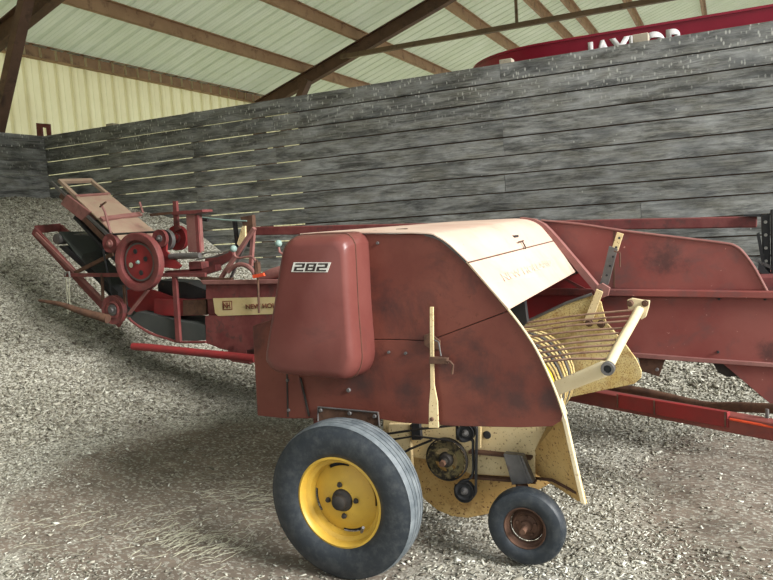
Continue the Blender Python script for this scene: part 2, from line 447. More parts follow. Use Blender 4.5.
def siding():
    bm = bmesh.new(); ys = []; y = -1.0
    while y < 36:
        for dy, dx in ((0, 0), (.02, .045), (.06, .045), (.08, 0), (.17, 0), (.18, .007), (.20, .007), (.21, 0)): ys.append((y+dy, dx))
        y += .30
    rows = [[bm.verts.new((EX-.18+dx, y, z)) for y, dx in ys] for z in (0, EZ+.08)]
    for i in range(len(ys)-1): bm.faces.new((rows[0][i], rows[1][i], rows[1][i+1], rows[0][i+1]))
    me = bpy.data.meshes.new('wall_outer'); bm.to_mesh(me); bm.free()
    o = link('wall_outer', me, 'siding_sheet'); tag(o, 'cream ribbed metal siding glowing with daylight beyond the planks', kind='structure')
    s = o.modifiers.new('thick', 'SOLIDIFY'); s.thickness = .003; s.offset = -1
siding()
def roof_pt(px, py, drop=0):
    d = ray(px, py)   # z = EZ+SL*(X-EX)-drop
    t = (EZ - SL*EX - drop - EYE)/(d.z - SL*d.x); return O + d*t
pl = [(170, 72, 'first purlin above the eave beam'), None]
def purlin(X, name, lab, w=.07, h=.20, mat='purlin_brown', y0=RY0, y1=RY1):
    m = MB(); z = roofz(X)
    # Z-shaped steel member: web and two flanges
    m.box((X-.006, y0, z-h+.09), (X+.006, y1, z+.09))
    m.box((X-w, y0, z-h+.08), (X+.006, y1, z-h+.092))
    m.box((X-.006, y0, z+.08), (X+w, y1, z+.092))
    o = m.build(name, mat, None); tag(o, lab, 'beam' if name == 'eave_beam' else 'purlin', 'roof purlins' if name != 'eave_beam' else None)
    return o
RFY = roof_pt(364, 45, .27).y; RNY = roof_pt(20, 19, .27).y; print('rafters', RFY, RNY, roof_pt(432, 6, .27).y)
xs_p = [roof_pt(*p, .02).x for p in ((170, 27.5), (333, 24.5), (474.5, 21.5), (545.5, 15), (577, 13), (631.7, 9.5), (703, 4))]
ordn = ['first', 'second', 'third', 'fourth', 'fifth', 'sixth', 'seventh']
print('purlin X', [round(x, 2) for x in xs_p])
for x, n_ in zip(xs_p, ordn):
    purlin(x, 'roof_purlin', 'brown steel roof purlin, %s one up the slope from the eave beam' % n_)
xe = EX-.05
m = MB(); m.box((xe-.10, RY0, EZ-.14), (xe-.088, RY1, EZ+.08)); m.box((xe-.10, RY0, EZ-.15), (xe+.02, RY1, EZ-.135)); m.box((xe-.1, RY0, EZ+.07), (xe-.02, RY1, EZ+.08))
tag(m.build('eave_beam', 'purlin_brown'), 'brown steel eave beam along the top of the cream siding', 'beam')
def rafter(Y, lab, lab2):
    m = MB(); x0, x1 = EX-.02, RX1
    def q(X, dz): return Vector((X, Y, roofz(X)+dz))
    for dz0, dz1, w in ((-.42, -.13, .012), (-.42, -.405, .16), (-.145, -.13, .16)):
        m.prism([q(x0, dz0)-Vector((0, w/2, 0)), q(x1, dz0)-Vector((0, w/2, 0)), q(x1, dz1)-Vector((0, w/2, 0)), q(x0, dz1)-Vector((0, w/2, 0))],
                [q(x0, dz0)+Vector((0, w/2, 0)), q(x1, dz0)+Vector((0, w/2, 0)), q(x1, dz1)+Vector((0, w/2, 0)), q(x0, dz1)+Vector((0, w/2, 0))])
    tag(m.build('roof_rafter', 'rafter_brown'), lab, 'rafter')
    m = MB(); m.box((EX-.12, Y-.08, 0), (EX+.14, Y-.065, EZ-.35)); m.box((EX-.12, Y+.065, 0), (EX+.14, Y+.08, EZ-.35)); m.box((EX+.0, Y-.065, 0), (EX+.015, Y+.065, EZ-.35))
    tag(m.build('steel_column', 'rafter_brown'), lab2, 'column')
rafter(RFY, 'dark brown steel rafter crossing the roof beyond the plank partition', 'dark brown steel column carrying the far rafter behind the partition')
rafter(RNY, 'dark steel rafter at the upper left corner, nearest the viewer', 'dark brown steel column leaning into view at the upper left')
# knee brace of the near column and small post under the far rafter
b0, b1 = PY(27, -4, 6.9), PY(-5, 141, 6.9)
m = MB(); m.bar(b0, b1, .12, .16, Vector((0, 1, 0))); tag(m.build('knee_brace', 'rafter_brown', None, bevel=.006), 'brown steel brace slanting down from the upper left rafter', 'brace')
m = MB(); m.bar(PY(308, 80, RFY-.15), PY(308, 80, RFY-.15).lerp(PY(294, 112, RFY-.15), 3.4), .13, .20, Vector((0, 1, 0))); tag(m.build('rafter_stub', 'rafter_brown'), 'short dark knee strut under the far rafter, just above the plank wall', 'strut')
# horizontal tie and hanger
ta, tb = PY(341, 57.5, RFY-.12), PY(668, -2, RFY-.12)
ta.z = tb.z = (ta.z+tb.z)/2
m = MB(); m.bar(ta, Vector((3, tb.y, tb.z)), .10, .09); tag(m.build('tie_rod', 'tie_brown'), 'thin brown horizontal tie bar running right from the far rafter', 'tie bar')
hq = PY(517, 26, RFY-.12)
m = MB(); m.bar(Vector((hq.x, hq.y, ta.z+.046)), Vector((hq.x, hq.y, roofz(hq.x)-.14)), .05, .05, Vector((0, 1, 0))); tag(m.build('hanger_rod', 'tie_brown'), 'short vertical hanger between the tie bar and the roof', 'hanger')

# unseen walls added to darken the left side: closed front, header at the right
m = MB(); x1w = -3.3
m.prism([Vector((EX, RY0, 0)), Vector((x1w, RY0, 0)), Vector((x1w, RY0, roofz(x1w)+.05)), Vector((EX, RY0, roofz(EX)+.05))],
        [Vector((EX, RY0-.03, 0)), Vector((x1w, RY0-.03, 0)), Vector((x1w, RY0-.03, roofz(x1w)+.05)), Vector((EX, RY0-.03, roofz(EX)+.05))])
tag(m.build('shade_wall_front', 'siding_plain'), kind='structure')
m = MB(); m.box((RX1-.04, RY0, 5.9), (RX1, RY1, roofz(RX1)+.05)); tag(m.build('shade_wall_right', 'siding_plain'), kind='structure')  # unseen header, added to keep the sun off the left end

# feed mixer beyond the partition ----------------------------------
def mixer():
    Y0 = 8.7
    top = [(478, 67), (479.5, 62), (488, 56.5), (505, 50.5), (530, 44)]
    # oval tub: stadium plan, walls flaring outwards to the rim
    pL = PY(479, 66, Y0+.9); rimz = PY(600, 33.5, Y0).z
    zL = rimz
    R_ = 1.25; cxl = PY(478, 64, Y0+R_).x + R_; cxr = cxl+4.2; cyy = Y0+R_
    def ring(r, z):
        pts = []
        for k in range(25): a = PI/2+PI*k/24; pts.append(Vector((cxl+r*math.cos(a), cyy+r*math.sin(a), z)))
        for k in range(25): a = -PI/2+PI*k/24; pts.append(Vector((cxr+r*math.cos(a), cyy+r*math.sin(a), z)))
        return pts
    root = empty('feed_mixer', (cxl+2, cyy, 0), 'dark red oval tub feed mixer with white lettering behind the wall', 'feed mixer')
    def wall_(r0, z0, r1, z1, th=.03):
        bm = MB(); A, B, C_, D = ring(r0, z0), ring(r1, z1), ring(r1-th, z1), ring(r0-th, z0)
        L = [[bm.bm.verts.new(p) for p in q] for q in (A, B, C_, D)]; n = len(A)
        for a in range(4):
            for i in range(n): bm.bm.faces.new((L[a][i], L[a][(i+1) % n], L[(a+1) % 4][(i+1) % n], L[(a+1) % 4][i]))
        return bm
    wall_(R_-.42, .9, R_, rimz).build('tub', 'mixer_red', root, smooth=True)
    wall_(R_+.012, rimz-.02, R_+.012, rimz+.006, .03).build('rim', 'mixer_red', root, smooth=True)
    m = MB(); m.box((cxl, cyy-.6, .55), (cxr, cyy+.6, .9)); m.build('chassis', 'mixer_red', root, bevel=.02)
    for X in (cxl+1.6, cxl+2.9):
        for s in (-1, 1):
            m = MB(); m.lathe((X, cyy+s*.7, .48), [(.22, -.11), (.43, -.13), (.48, -.08), (.48, .08), (.43, .13), (.22, .11)]); m.build('wheel', 'rubber', root, smooth=True)
    # white letters on the sloping side
    slope = .42/(rimz-.9)
    def on(px, py):
        # intersection with sloping wall plane: y = Y0 + (rimz - z)*slope
        d = ray(px, py); t = (Y0+(rimz-EYE)*slope)/(d.y+d.z*slope); return O+d*t
    A, B = on(586, 74), on(686, 57)
    B.z = A.z = A.z; B = Vector((B.x, A.y, A.z))
    Hh = on(600, 40.5).z - A.z
    place_text('brand_lettering', 'JAYLOR', A, B, abs(Hh)*1.02, (0, -1, -slope), 'mixer_white', root, .006, 0, .045, 'white block lettering')
    # small cream discharge tube resting above the rim
    m = MB(); m.tube(smooth_curve([PY(566, 47, 9.4), PY(572, 40.5, 9.4), PY(585, 38, 9.4), PY(603, 41, 9.4)], 5), .035, 8); m.build('hose', 'cream', root, smooth=True)
mixer()

# ================================================================== GROUND
hx = np.array([-12, -9.3, -7.4, -6.3, -5.4, -4.2, -3, -2, 0, 3]); hz = np.array([2.6, 2.46, 2.2, 1.78, 1.26, .58, .25, .12, 0.0, -.03])
def height(X, Y):
    X = np.asarray(X, float); Y = np.asarray(Y, float)
    xp = X + .78*(WY-Y)
    h = np.interp(xp, hx, hz)
    # soften
    for d in (.35, -.35, .7, -.7): h = h + np.interp(xp+d, hx, hz)
    h = h/5
    h = h + .36*np.exp(-((WY-Y)/1.15)**2)/(1+np.exp(-(X+3.4)*2.2))
    h = h + (.04*np.sin(2.1*X+1.3*Y)+.03*np.sin(4.3*X-2.2*Y+1)+.02*np.sin(7.1*Y+3.1*X))*np.clip(h*1.6, 0, 1)
    return h - .012
def dirtmask(X, Y):
    """bare earth: a broad patch in front of the heap and a track at the right"""
    a = np.exp(-(((X+3.35)/1.05)**2+((Y-3.95)/.85)**2)**1.5)
    c = np.exp(-(((X+2.95)/1.35)**2+((Y-3.0)/.62)**2)**1.5)
    b = np.exp(-(((X-.25)/.72)**2+((Y-4.3)/1.35)**2)**1.5)
    return np.clip(a*.95+b*.9+c*.95, 0, 1)
def grid(name, xs, ys, fz, mat):
    nx, ny = len(xs), len(ys)
    Xg, Yg = np.meshgrid(xs, ys, indexing='ij'); Z = fz(Xg, Yg)
    v = np.stack([Xg, Yg, Z], -1).reshape(-1, 3)
    i, j = np.meshgrid(np.arange(nx-1), np.arange(ny-1), indexing='ij'); a = (i*ny+j).ravel()
    f = np.stack([a, a+ny, a+ny+1, a+1], 1)
    me = bpy.data.meshes.new(name); me.from_pydata(v.tolist(), [], f.tolist())
    at = me.color_attributes.new('dirt', 'FLOAT_COLOR', 'POINT'); t = dirtmask(v[:, 0], v[:, 1])
    at.data.foreach_set('color', np.stack([t, t, t, np.ones_like(t)], 1).astype(np.float32).ravel())
    o = link(name, me, mat, None, loc=Vector((0, 0, 0))); me.polygons.foreach_set('use_smooth', [True]*len(me.polygons)); return o
xs = np.concatenate([np.linspace(-60, -11, 12), np.arange(-10.6, 4, .08), np.linspace(4.5, 60, 20)])
ys = np.concatenate([np.linspace(-40, 0, 20), np.arange(.2, 9, .08), np.linspace(9.5, 60, 20)])
def fz(X, Y):
    near = ((X > -11) & (X < 4.2) & (Y > 0) & (Y < 9.2))
    return np.where(near, .006*np.sin(9*X+2*Y)+.006*np.sin(6*Y-3*X)+.004*np.sin(17*X+13*Y)-.006, -.01)
fl = grid('floor', xs, ys, fz, 'floor_dirt'); tag(fl, 'brown dirt floor strewn with wood chips', kind='structure')
xs = np.arange(cornerX+.01, 4, .07); ys = np.arange(.4, WY-.01, .07)
hp = grid('wood_chip_pile', xs, ys, height, 'chip_heap')
tag(hp, 'large heap of pale wood chips banked against the left and back plank walls', 'wood chip pile', kind='stuff')

def scatter(name, P, size, label, flat=.35, mat='chips', lift=.004, aspect=2.2, bright=(0, 1)):
    """P: n x 3 positions; one mesh of thin chips"""
    n = len(P)
    L = size*rng.lognormal(0, .35, n); Wd = L/aspect*rng.uniform(.6, 1.3, n); T = Wd*.22
    yaw_ = rng.uniform(0, 2*PI, n); tx = rng.normal(0, flat, n); ty = rng.normal(0, flat, n)
    c = np.array([[x, y, z] for x in (-.5, .5) for y in (-.5, .5) for z in (-.5, .5)])
    v = c[None]*np.stack([L, Wd, T], 1)[:, None, :]
    v[:, :4, 1] *= rng.uniform(.3, 1, n)[:, None]
    def rotx(a): 
        z = np.zeros(n); o = np.ones(n); return np.stack([o, z, z, z, np.cos(a), -np.sin(a), z, np.sin(a), np.cos(a)], 1).reshape(n, 3, 3)
    def roty(a):
        z = np.zeros(n); o = np.ones(n); return np.stack([np.cos(a), z, np.sin(a), z, o, z, -np.sin(a), z, np.cos(a)], 1).reshape(n, 3, 3)
    def rotz(a):
        z = np.zeros(n); o = np.ones(n); return np.stack([np.cos(a), -np.sin(a), z, np.sin(a), np.cos(a), z, z, z, o], 1).reshape(n, 3, 3)
    M_ = rotz(yaw_) @ rotx(tx) @ roty(ty)
    v = np.einsum('nij,nkj->nki', M_, v) + P[:, None, :]; v[:, :, 2] += lift
    v = v.reshape(-1, 3)
    fq = np.array([(0, 1, 3, 2), (4, 6, 7, 5), (0, 4, 5, 1), (2, 3, 7, 6), (0, 2, 6, 4), (1, 5, 7, 3)])
    f = (fq[None]+8*np.arange(n)[:, None, None]).reshape(-1)
    me = bpy.data.meshes.new(name); me.vertices.add(len(v)); me.vertices.foreach_set('co', v.astype(np.float32).ravel())
    me.loops.add(len(f)); me.loops.foreach_set('vertex_index', f.astype(np.int32))
    nf = len(f)//4; me.polygons.add(nf); me.polygons.foreach_set('loop_start', np.arange(0, 4*nf, 4, dtype=np.int32))
    me.update(calc_edges=True); me.validate()
    at = me.color_attributes.new('tone', 'FLOAT_COLOR', 'POINT')
    t = np.repeat(rng.uniform(bright[0], bright[1], n), 8); col = np.stack([t, t, t, np.ones_like(t)], 1).astype(np.float32)
    at.data.foreach_set('color', col.ravel())
    o = link(name, me, mat, None, loc=Vector((0, 0, 0))); tag(o, label, 'wood chips', kind='stuff'); return o
def vnoise(X, Y):
    return (np.sin(1.7*X+2.3*Y+.5)+np.sin(3.1*X-1.9*Y+2)+np.sin(5.3*X+4.1*Y+1)*.6+np.sin(-7.7*X+6.1*Y)*.4)/3
# in-view mask in plan (a little wider than the lens)
def in_view(P):
    d = P-np.array(O); z = d@np.array(fw); x = d@np.array(rt); y = d@np.array(up)
    return (z > 1) & (np.abs(x/z) < .64) & (np.abs(y/z) < .52)
# flat floor chips
n = 240000
X = rng.uniform(-5.8, 2.6, n); Y = rng.uniform(1.6, 7.2, n)
h = height(X, Y); zf = np.maximum(h, fz(X, Y)); P = np.stack([X, Y, zf], 1)
keep = in_view(P) & (rng.uniform(0, 1, n) < np.clip(.75+.35*vnoise(X, Y)-1.15*dirtmask(X, Y), .05, 1)) & (h < .12) & (Y < WY-.03)
# nothing under the tyres
scatter('floor_wood_chips', P[keep], .0155, 'loose pale wood chips scattered over the dirt floor', .3)
n = 150000
X = rng.uniform(cornerX+.06, 2.5, n); Y = rng.uniform(1.6, WY-.07, n); h = height(X, Y); P = np.stack([X, Y, h], 1)
dd = np.hypot(X, Y)
keep = in_view(P) & (h >= .12) & (rng.uniform(0, 1, n) < .95-.9*dirtmask(X, Y))
scatter('heap_wood_chips', P[keep], .027, 'pale wood chips lying loose on the slope of the heap', .5, bright=(0, .85))
print('chips', int(keep.sum()))
# straw wisps at the lower left
def straw_patch(cx, cy, sx, sy_, n, ang, ln, label):
    bm = MB()
    for i in range(n):
        x, y = random.gauss(cx, sx), random.gauss(cy, sy_); a = random.gauss(ang, .5); L = random.uniform(.3, 1)*ln
        z0 = .012+random.random()*.02
        p = [Vector((x, y, z0)), Vector((x+math.cos(a)*L/2, y+math.sin(a)*L/2, z0+random.uniform(0, .012))), Vector((x+math.cos(a+.15)*L, y+math.sin(a+.15)*L, z0))]
        bm.tube(p, .0011, 4)
    tag(bm.build('straw', 'straw'), label, 'straw', kind='stuff')
s0 = PZ(190, 548, 0); straw_patch(s0.x, s0.y, .20, .11, 170, 1.2, .13, 'wisps of dry straw on the dirt left of the big wheel')
s0 = PZ(245, 500, 0); straw_patch(s0.x, s0.y, .28, .16, 90, .5, .16, 'thin scatter of straw in the shade behind the big wheel')
s0 = PZ(70, 540, 0); straw_patch(s0.x, s0.y, .5, .25, 60, .9, .12, 'few single straws lying on the bare dirt at lower left')

# ================================================================== BALER
BR = empty('hay_baler', (-1.6, 4.0, 0), 'old faded red hay baler with yellow pickup parked in front of the plank wall', 'hay baler')
YC, YH, YB = 3.12, 4.88, 4.95
V = Vector
def yp(px, py, Y): return PY(px, py, Y)
def line(pix, Y): return [PY(x, y, Y) for x, y in pix]
def bolt(parent, px, py, Y, r=.009, mat='worn_steel', n=8):
    MB().lathe(PY(px, py, Y), [(0, -.012), (r*.8, -.012), (r, -.006), (r, .004)], n=n).build('bolt', mat, parent)
def wheel_on(parent, c, R, wd, rimr, mats, name, lab, grooves=True, slots=4, n=56):
    """outer face towards -Y; tyre, dished rim, hub and nuts as sub-parts"""
    h = wd/2; t = R-rimr
    prof = [(rimr*.985, -h*.62), (rimr*1.03, -h*.80), (rimr+t*.2, -h*.98), (rimr+t*.45, -h*1.06), (rimr+t*.7, -h*1.0), (rimr+t*.86, -h*.88), (R-.012, -h*.80)]
    if grooves:
        gr = []
        ed = [-.80, -.50, -.44, -.20, -.14, .14, .20, .44, .50, .80]
        for i, e in enumerate(ed):
            gr.append((R-.011 if i in (0, 9) else (R-.002 if i in (1, 2, 7, 8) else R), h*e))
        tread = []
        for i in range(0, 10, 2):
            a, b_ = gr[i], gr[i+1]
            tread += [a, b_]
            if i < 8: tread += [(R-.014, b_[1]+.001), (R-.014, gr[i+2][1]-.001)]
    else:
        tread = [(R-.008, -h*.72), (R, -h*.4), (R, h*.4), (R-.008, h*.72)]
    back = [(rimr+t*.8, h), (rimr+t*.3, h*.95), (rimr*.98, h*.62), (rimr*.94, h*.3), (rimr*.94, -h*.3), (rimr*.985, -h*.62)]
    tm = MB().lathe(c, prof+tread[:1], n=n).build(name, mats[0], parent, smooth=True, label=lab)
    MB().lathe(c, [(R-.02, tread[0][1]), tread[0]]+tread[1:]+[(R-.02, tread[-1][1])]+back[:3], n=n).build('tyre_tread', mats[1], tm, smooth=True)
    # rim: rolled lip, barrel, dished disc
    rp_ = [(rimr*1.03, -h*.70), (rimr*1.03, -h*.80), (rimr*.985, -h*.84), (rimr*.95, -h*.74), (rimr*.93, -h*.42), (rimr*.84, -h*.30), (rimr*.82, -h*.02), (rimr*.80, h*.04)]
    rimo = MB().lathe(c, rp_+[(rimr*.80, h*.1), (rimr*.86, h*.1), (rimr*.95, -h*.2), (rimr*1.0, -h*.5), (rimr*1.03, -h*.7)], n=n).build('rim', mats[2], tm, smooth=True)
    return tm
# dark grease and rust stains that sit on the near cover
def stains(mat, spots):
    nt = MATS[mat].node_tree; b = nt.nodes['Principled BSDF']; old = b.inputs['Base Color'].links[0].from_socket
    g = N(nt, 'ShaderNodeNewGeometry'); tot = None
    for p, r in spots:
        d = N(nt, 'ShaderNodeVectorMath', operation='DISTANCE'); nt.links.new(g.outputs['Position'], d.inputs[0]); d.inputs[1].default_value = p
        mr = N(nt, 'ShaderNodeMapRange'); mr.inputs['From Min'].default_value = 0; mr.inputs['From Max'].default_value = r; mr.inputs['To Min'].default_value = .55; mr.inputs['To Max'].default_value = 0
        nt.links.new(d.outputs['Value'], mr.inputs['Value'])
        if tot is None: tot = mr.outputs[0]
        else:
            a = N(nt, 'ShaderNodeMath', operation='MAXIMUM'); nt.links.new(tot, a.inputs[0]); nt.links.new(mr.outputs[0], a.inputs[1]); tot = a.outputs[0]
    a = N(nt, 'ShaderNodeMath', operation='ADD'); nt.links.new(tot, a.inputs[0]); nt.links.new(noise(nt, g.outputs['Position'], 9, 8, .75), a.inputs[1])
    fac = ramp(nt, a.outputs[0], [(.68, g3(0)), (1.0, g3(.75))])
    nt.links.new(mixc(nt, fac, old, (.045, .024, .022)), b.inputs['Base Color'])
stains('red_side', [(PY(515, 398, YC), .17), (PY(480, 380, YC), .12), (PY(405, 392, YC), .14), (PY(445, 365, YC), .09), (PY(360, 385, YC), .13), (PY(548, 400, YC), .10)])
stains('red_panel', [(PY(665, 258, YB), .22), (PY(770, 352, YB), .12), (PY(570, 292, YB), .16)])
# ---- main cover panel (near side of the feeder housing) ----------------
up_out = [(368.5, 234), (423, 234.4), (436, 238), (446, 244), (456, 252.5), (466, 262), (487, 284.5), (508.5, 310.5), (440, 336.5), (428, 340.8), (400, 339.4), (368, 339.2), (300, 338), (300, 236)]
lo_out = [(300, 338.6), (368, 339.8), (400, 340.0), (428, 341.4), (440, 337.1), (509.2, 311.1), (531, 342.5), (545, 369), (556, 395), (562.5, 413), (561, 421), (552, 426.5), (520, 427.5), (456, 426.2), (404, 423), (372, 418), (340, 417.5), (309, 418.5), (299, 377)]
cov = MB().plate(up_out, YC, .012).build('side_panel', 'red_side', BR, bevel=.003)
cov2 = MB().plate(lo_out, YC, .012).build('side_panel', 'red_side', BR, bevel=.003)
for p in ((406, 353), (389, 352), (378, 243)): bolt(cov2 if p[1] > 340 else cov, *p, YC, .008)
# inner frame sheet just behind the seams so that no light shows
MB().plate([(302, 240), (420, 238), (436, 243), (455, 258), (480, 284), (506, 316), (528, 346), (548, 388), (556, 415), (450, 421), (310, 412)], YC+.016, .012).build('inner_sheet', 'dark_grease', BR)
# rolled upper lip
lip = smooth_curve([(*yp(425, 234.6, YC),), (*yp(440, 239.5, YC),), (*yp(457, 253, YC),), (*yp(467, 262.5, YC),)], 5)
MB().tube(lip, .007, 6).build('edge_lip', 'worn_steel', cov, smooth=True)
MB().tube(smooth_curve(line([(467, 261.5), (508, 309), (532, 342), (546, 369), (557, 395), (565, 419)], YC-.004), 4), .006, 6).build('edge_lip', 'cream_clean', cov2, smooth=True)
# rear corner box of the cover
m = MB(); fr = line([(252, 326), (270, 320), (299, 330), (299, 377), (308.5, 419), (286, 419), (257, 416)], YC-.01)
m.prism(fr, [p+V((.0, .34, 0)) for p in fr]); rc = m.build('rear_corner_cover', 'red_side', BR, bevel=.008)
MB().plate([(286, 368), (287.4, 368), (288.4, 417), (287, 417)], YC-.014, .006).build('seam', 'dark_grease', rc)
MB().plate([(299.5, 378), (301, 378), (309.5, 416), (308, 416)], YC-.014, .006).build('seam', 'dark_grease', rc)
for p in ((288, 380), (289, 410)): bolt(rc, *p, YC-.01)
# hem bracket over the wheel
hb = MB().plate([(318, 407), (378, 412.5), (379, 426), (318, 421)], YC-.02, .018).build('hem_bracket', 'rust', BR, bevel=.003)
MB().tube(line([(318, 421), (318, 407), (378, 412.5), (379.5, 426)], YC-.024), .005, 6).build('edge_rod', 'worn_steel', hb)
for p in ((321, 410), (350, 413), (375, 416)): bolt(hb, *p, YC-.022, .011)
bolt(cov2, 349, 390, YC, .012)
# ---- top hood -----------------------------------------------------------
fA = line([(300, 233.5), (365, 232), (424, 232.5), (437, 236), (448, 243), (458, 252), (468, 261.5)], YC-.012)
rA = line([(452, 221.6), (490, 219.6), (520, 218.4), (533, 220.2), (542, 225), (548, 231.5), (554.5, 239.5)], YH)
fB = line([(468.6, 262.6), (487, 284), (508.4, 308.5)], YC-.012); rB = line([(555.2, 240.6), (566, 255), (576.5, 270.5)], YH)
hood = MB().loft(smooth_curve(fA, 4), smooth_curve(rA, 4), .006).build('hood', 'faded_hood', BR, smooth=True)
hood2 = MB().loft(fB, rB, .006).build('hood_door', 'faded_hood', BR)
def lerp(a, b, t): return a+(b-a)*t
# seam hinge, latch
def on_hood(px, py, A, B, lift=.0):
    """point of the hood door plane under a pixel"""
    n_ = (A[-1]-A[0]).cross(B[0]-A[0]).normalized()
    if n_.z < 0: n_ = -n_
    d = ray(px, py); t = (A[0]-O).dot(n_)/d.dot(n_); return O+d*t+n_*lift, n_
p1, n1 = on_hood(520, 244, fB, rB, .004)
for a, b in (((517, 243.5), (522, 242)), ((521, 243), (524, 248.5)), ((524, 250), (523, 246))):
    q1, _ = on_hood(*a, fB, rB, .012); q2, _ = on_hood(*b, fB, rB, .012)
    MB().tube([q1, q2], .004, 6).build('latch', 'rust', hood2)
q1, _ = on_hood(513, 236.5, fB, rB, .0); q2, _ = on_hood(517, 236, fB, rB, .0)
MB().bar(q1+V((0, 0, .0)), q2+V((0, 0, .0)), .02, .012).build('catch', 'black_iron', hood)
MB().tube([fB[0]+n1*.001, rB[0]+n1*.001], .0035, 6).build('hinge_rod', 'rust', hood2)
# faded lettering on the door
def door(u, v):
    """point of the hood door: u towards the bale case, v down the slope"""
    k = v*2; j = min(int(max(k, 0)), 1); t = k-j
    a = fB[j].lerp(fB[j+1], t); b = rB[j].lerp(rB[j+1], t); return a.lerp(b, u)
def door_uv(px, py):
    best = None; lo_u, hi_u, lo_v, hi_v = 0, 1, 0, 1
    for it in range(5):
        for i in range(13):
            for j in range(13):
                u, v = lo_u+(hi_u-lo_u)*i/12, lo_v+(hi_v-lo_v)*j/12
                q = door(u, v)-O; z = q.dot(fw); e = (W_/2+F_*q.dot(rt)/z-px)**2+(H_/2-F_*q.dot(up)/z-py)**2
                if best is None or e < best[0]: best = (e, u, v)
        du, dv = (hi_u-lo_u)/8, (hi_v-lo_v)/8; lo_u, hi_u, lo_v, hi_v = best[1]-du, best[1]+du, best[2]-dv, best[2]+dv
    return best[1], best[2]
uvA, uvB, uvC = door_uv(505, 281.5), door_uv(553, 265.0), door_uv(500, 274.0)
me = text_mesh('NEW HOLLAND', 1, 0, 0, .012)
av = np.empty(len(me.vertices)*3); me.vertices.foreach_get('co', av); av = av.reshape(-1, 3)
x0, x1, y0, y1 = av[:, 0].min(), av[:, 0].max(), av[:, 1].min(), av[:, 1].max()
nn = (fB[2]-fB[0]).cross(rB[0]-fB[0]).normalized(); nn = -nn if nn.z < 0 else nn
oc = []
for x, y, z in av:
    s_, t_ = (x-x0)/(x1-x0), (y-y0)/(y1-y0)
    q = door(uvA[0]+(uvB[0]-uvA[0])*s_+(uvC[0]-uvA[0])*t_, uvA[1]+(uvB[1]-uvA[1])*s_+(uvC[1]-uvA[1])*t_)+nn*.0025; oc += [*q]
me.vertices.foreach_set('co', oc)
link('faded_lettering', me, 'hood_letter', hood2)
for p in ((402, 229.5), (437, 225), (452, 224), (520, 219.6), (371, 231.6)):
    d = ray(*p); zt = (fA[1].z+rA[0].z)/2; q = PZ(p[0], p[1], fA[1].z-.002)
    if q.y < 3 or q.y > 5.2: q = PY(p[0], p[1], 4)
    MB().bar(q-V((.03, 0, 0)), q+V((.03, 0, .0)), .014, .01).build('clip', 'rust', hood)
# rear rim strip of the hood against the bale case
rim_o = line([(520, 217.2), (534, 219), (544, 224), (551, 231), (560, 241), (583, 268), (603, 292)], YH-.06)
rim_i = line([(520, 219.5), (531, 221.5), (540, 226), (546, 233), (555, 243.5), (577, 271), (597, 294.5)], YH-.06)
def strip(o_, i_, dy):
    m = MB(); n = len(o_)
    A = [m.bm.verts.new(p) for p in o_]; B = [m.bm.verts.new(p) for p in i_]
    A2 = [m.bm.verts.new(p+V((0, dy, 0))) for p in o_]; B2 = [m.bm.verts.new(p+V((0, dy, 0))) for p in i_]
    for k in range(n-1):
        m.bm.faces.new((A[k], A[k+1], B[k+1], B[k])); m.bm.faces.new((A2[k], B2[k], B2[k+1], A2[k+1]))
        m.bm.faces.new((A[k], A2[k], A2[k+1], A[k+1])); m.bm.faces.new((B[k], B[k+1], B2[k+1], B2[k]))
    for k in (0, n-1): m.bm.faces.new((A[k], B[k], B2[k], A2[k]))
    return m
strip(rim_o, rim_i, .07).build('hood_rim', 'pink_frame', BR, smooth=False)

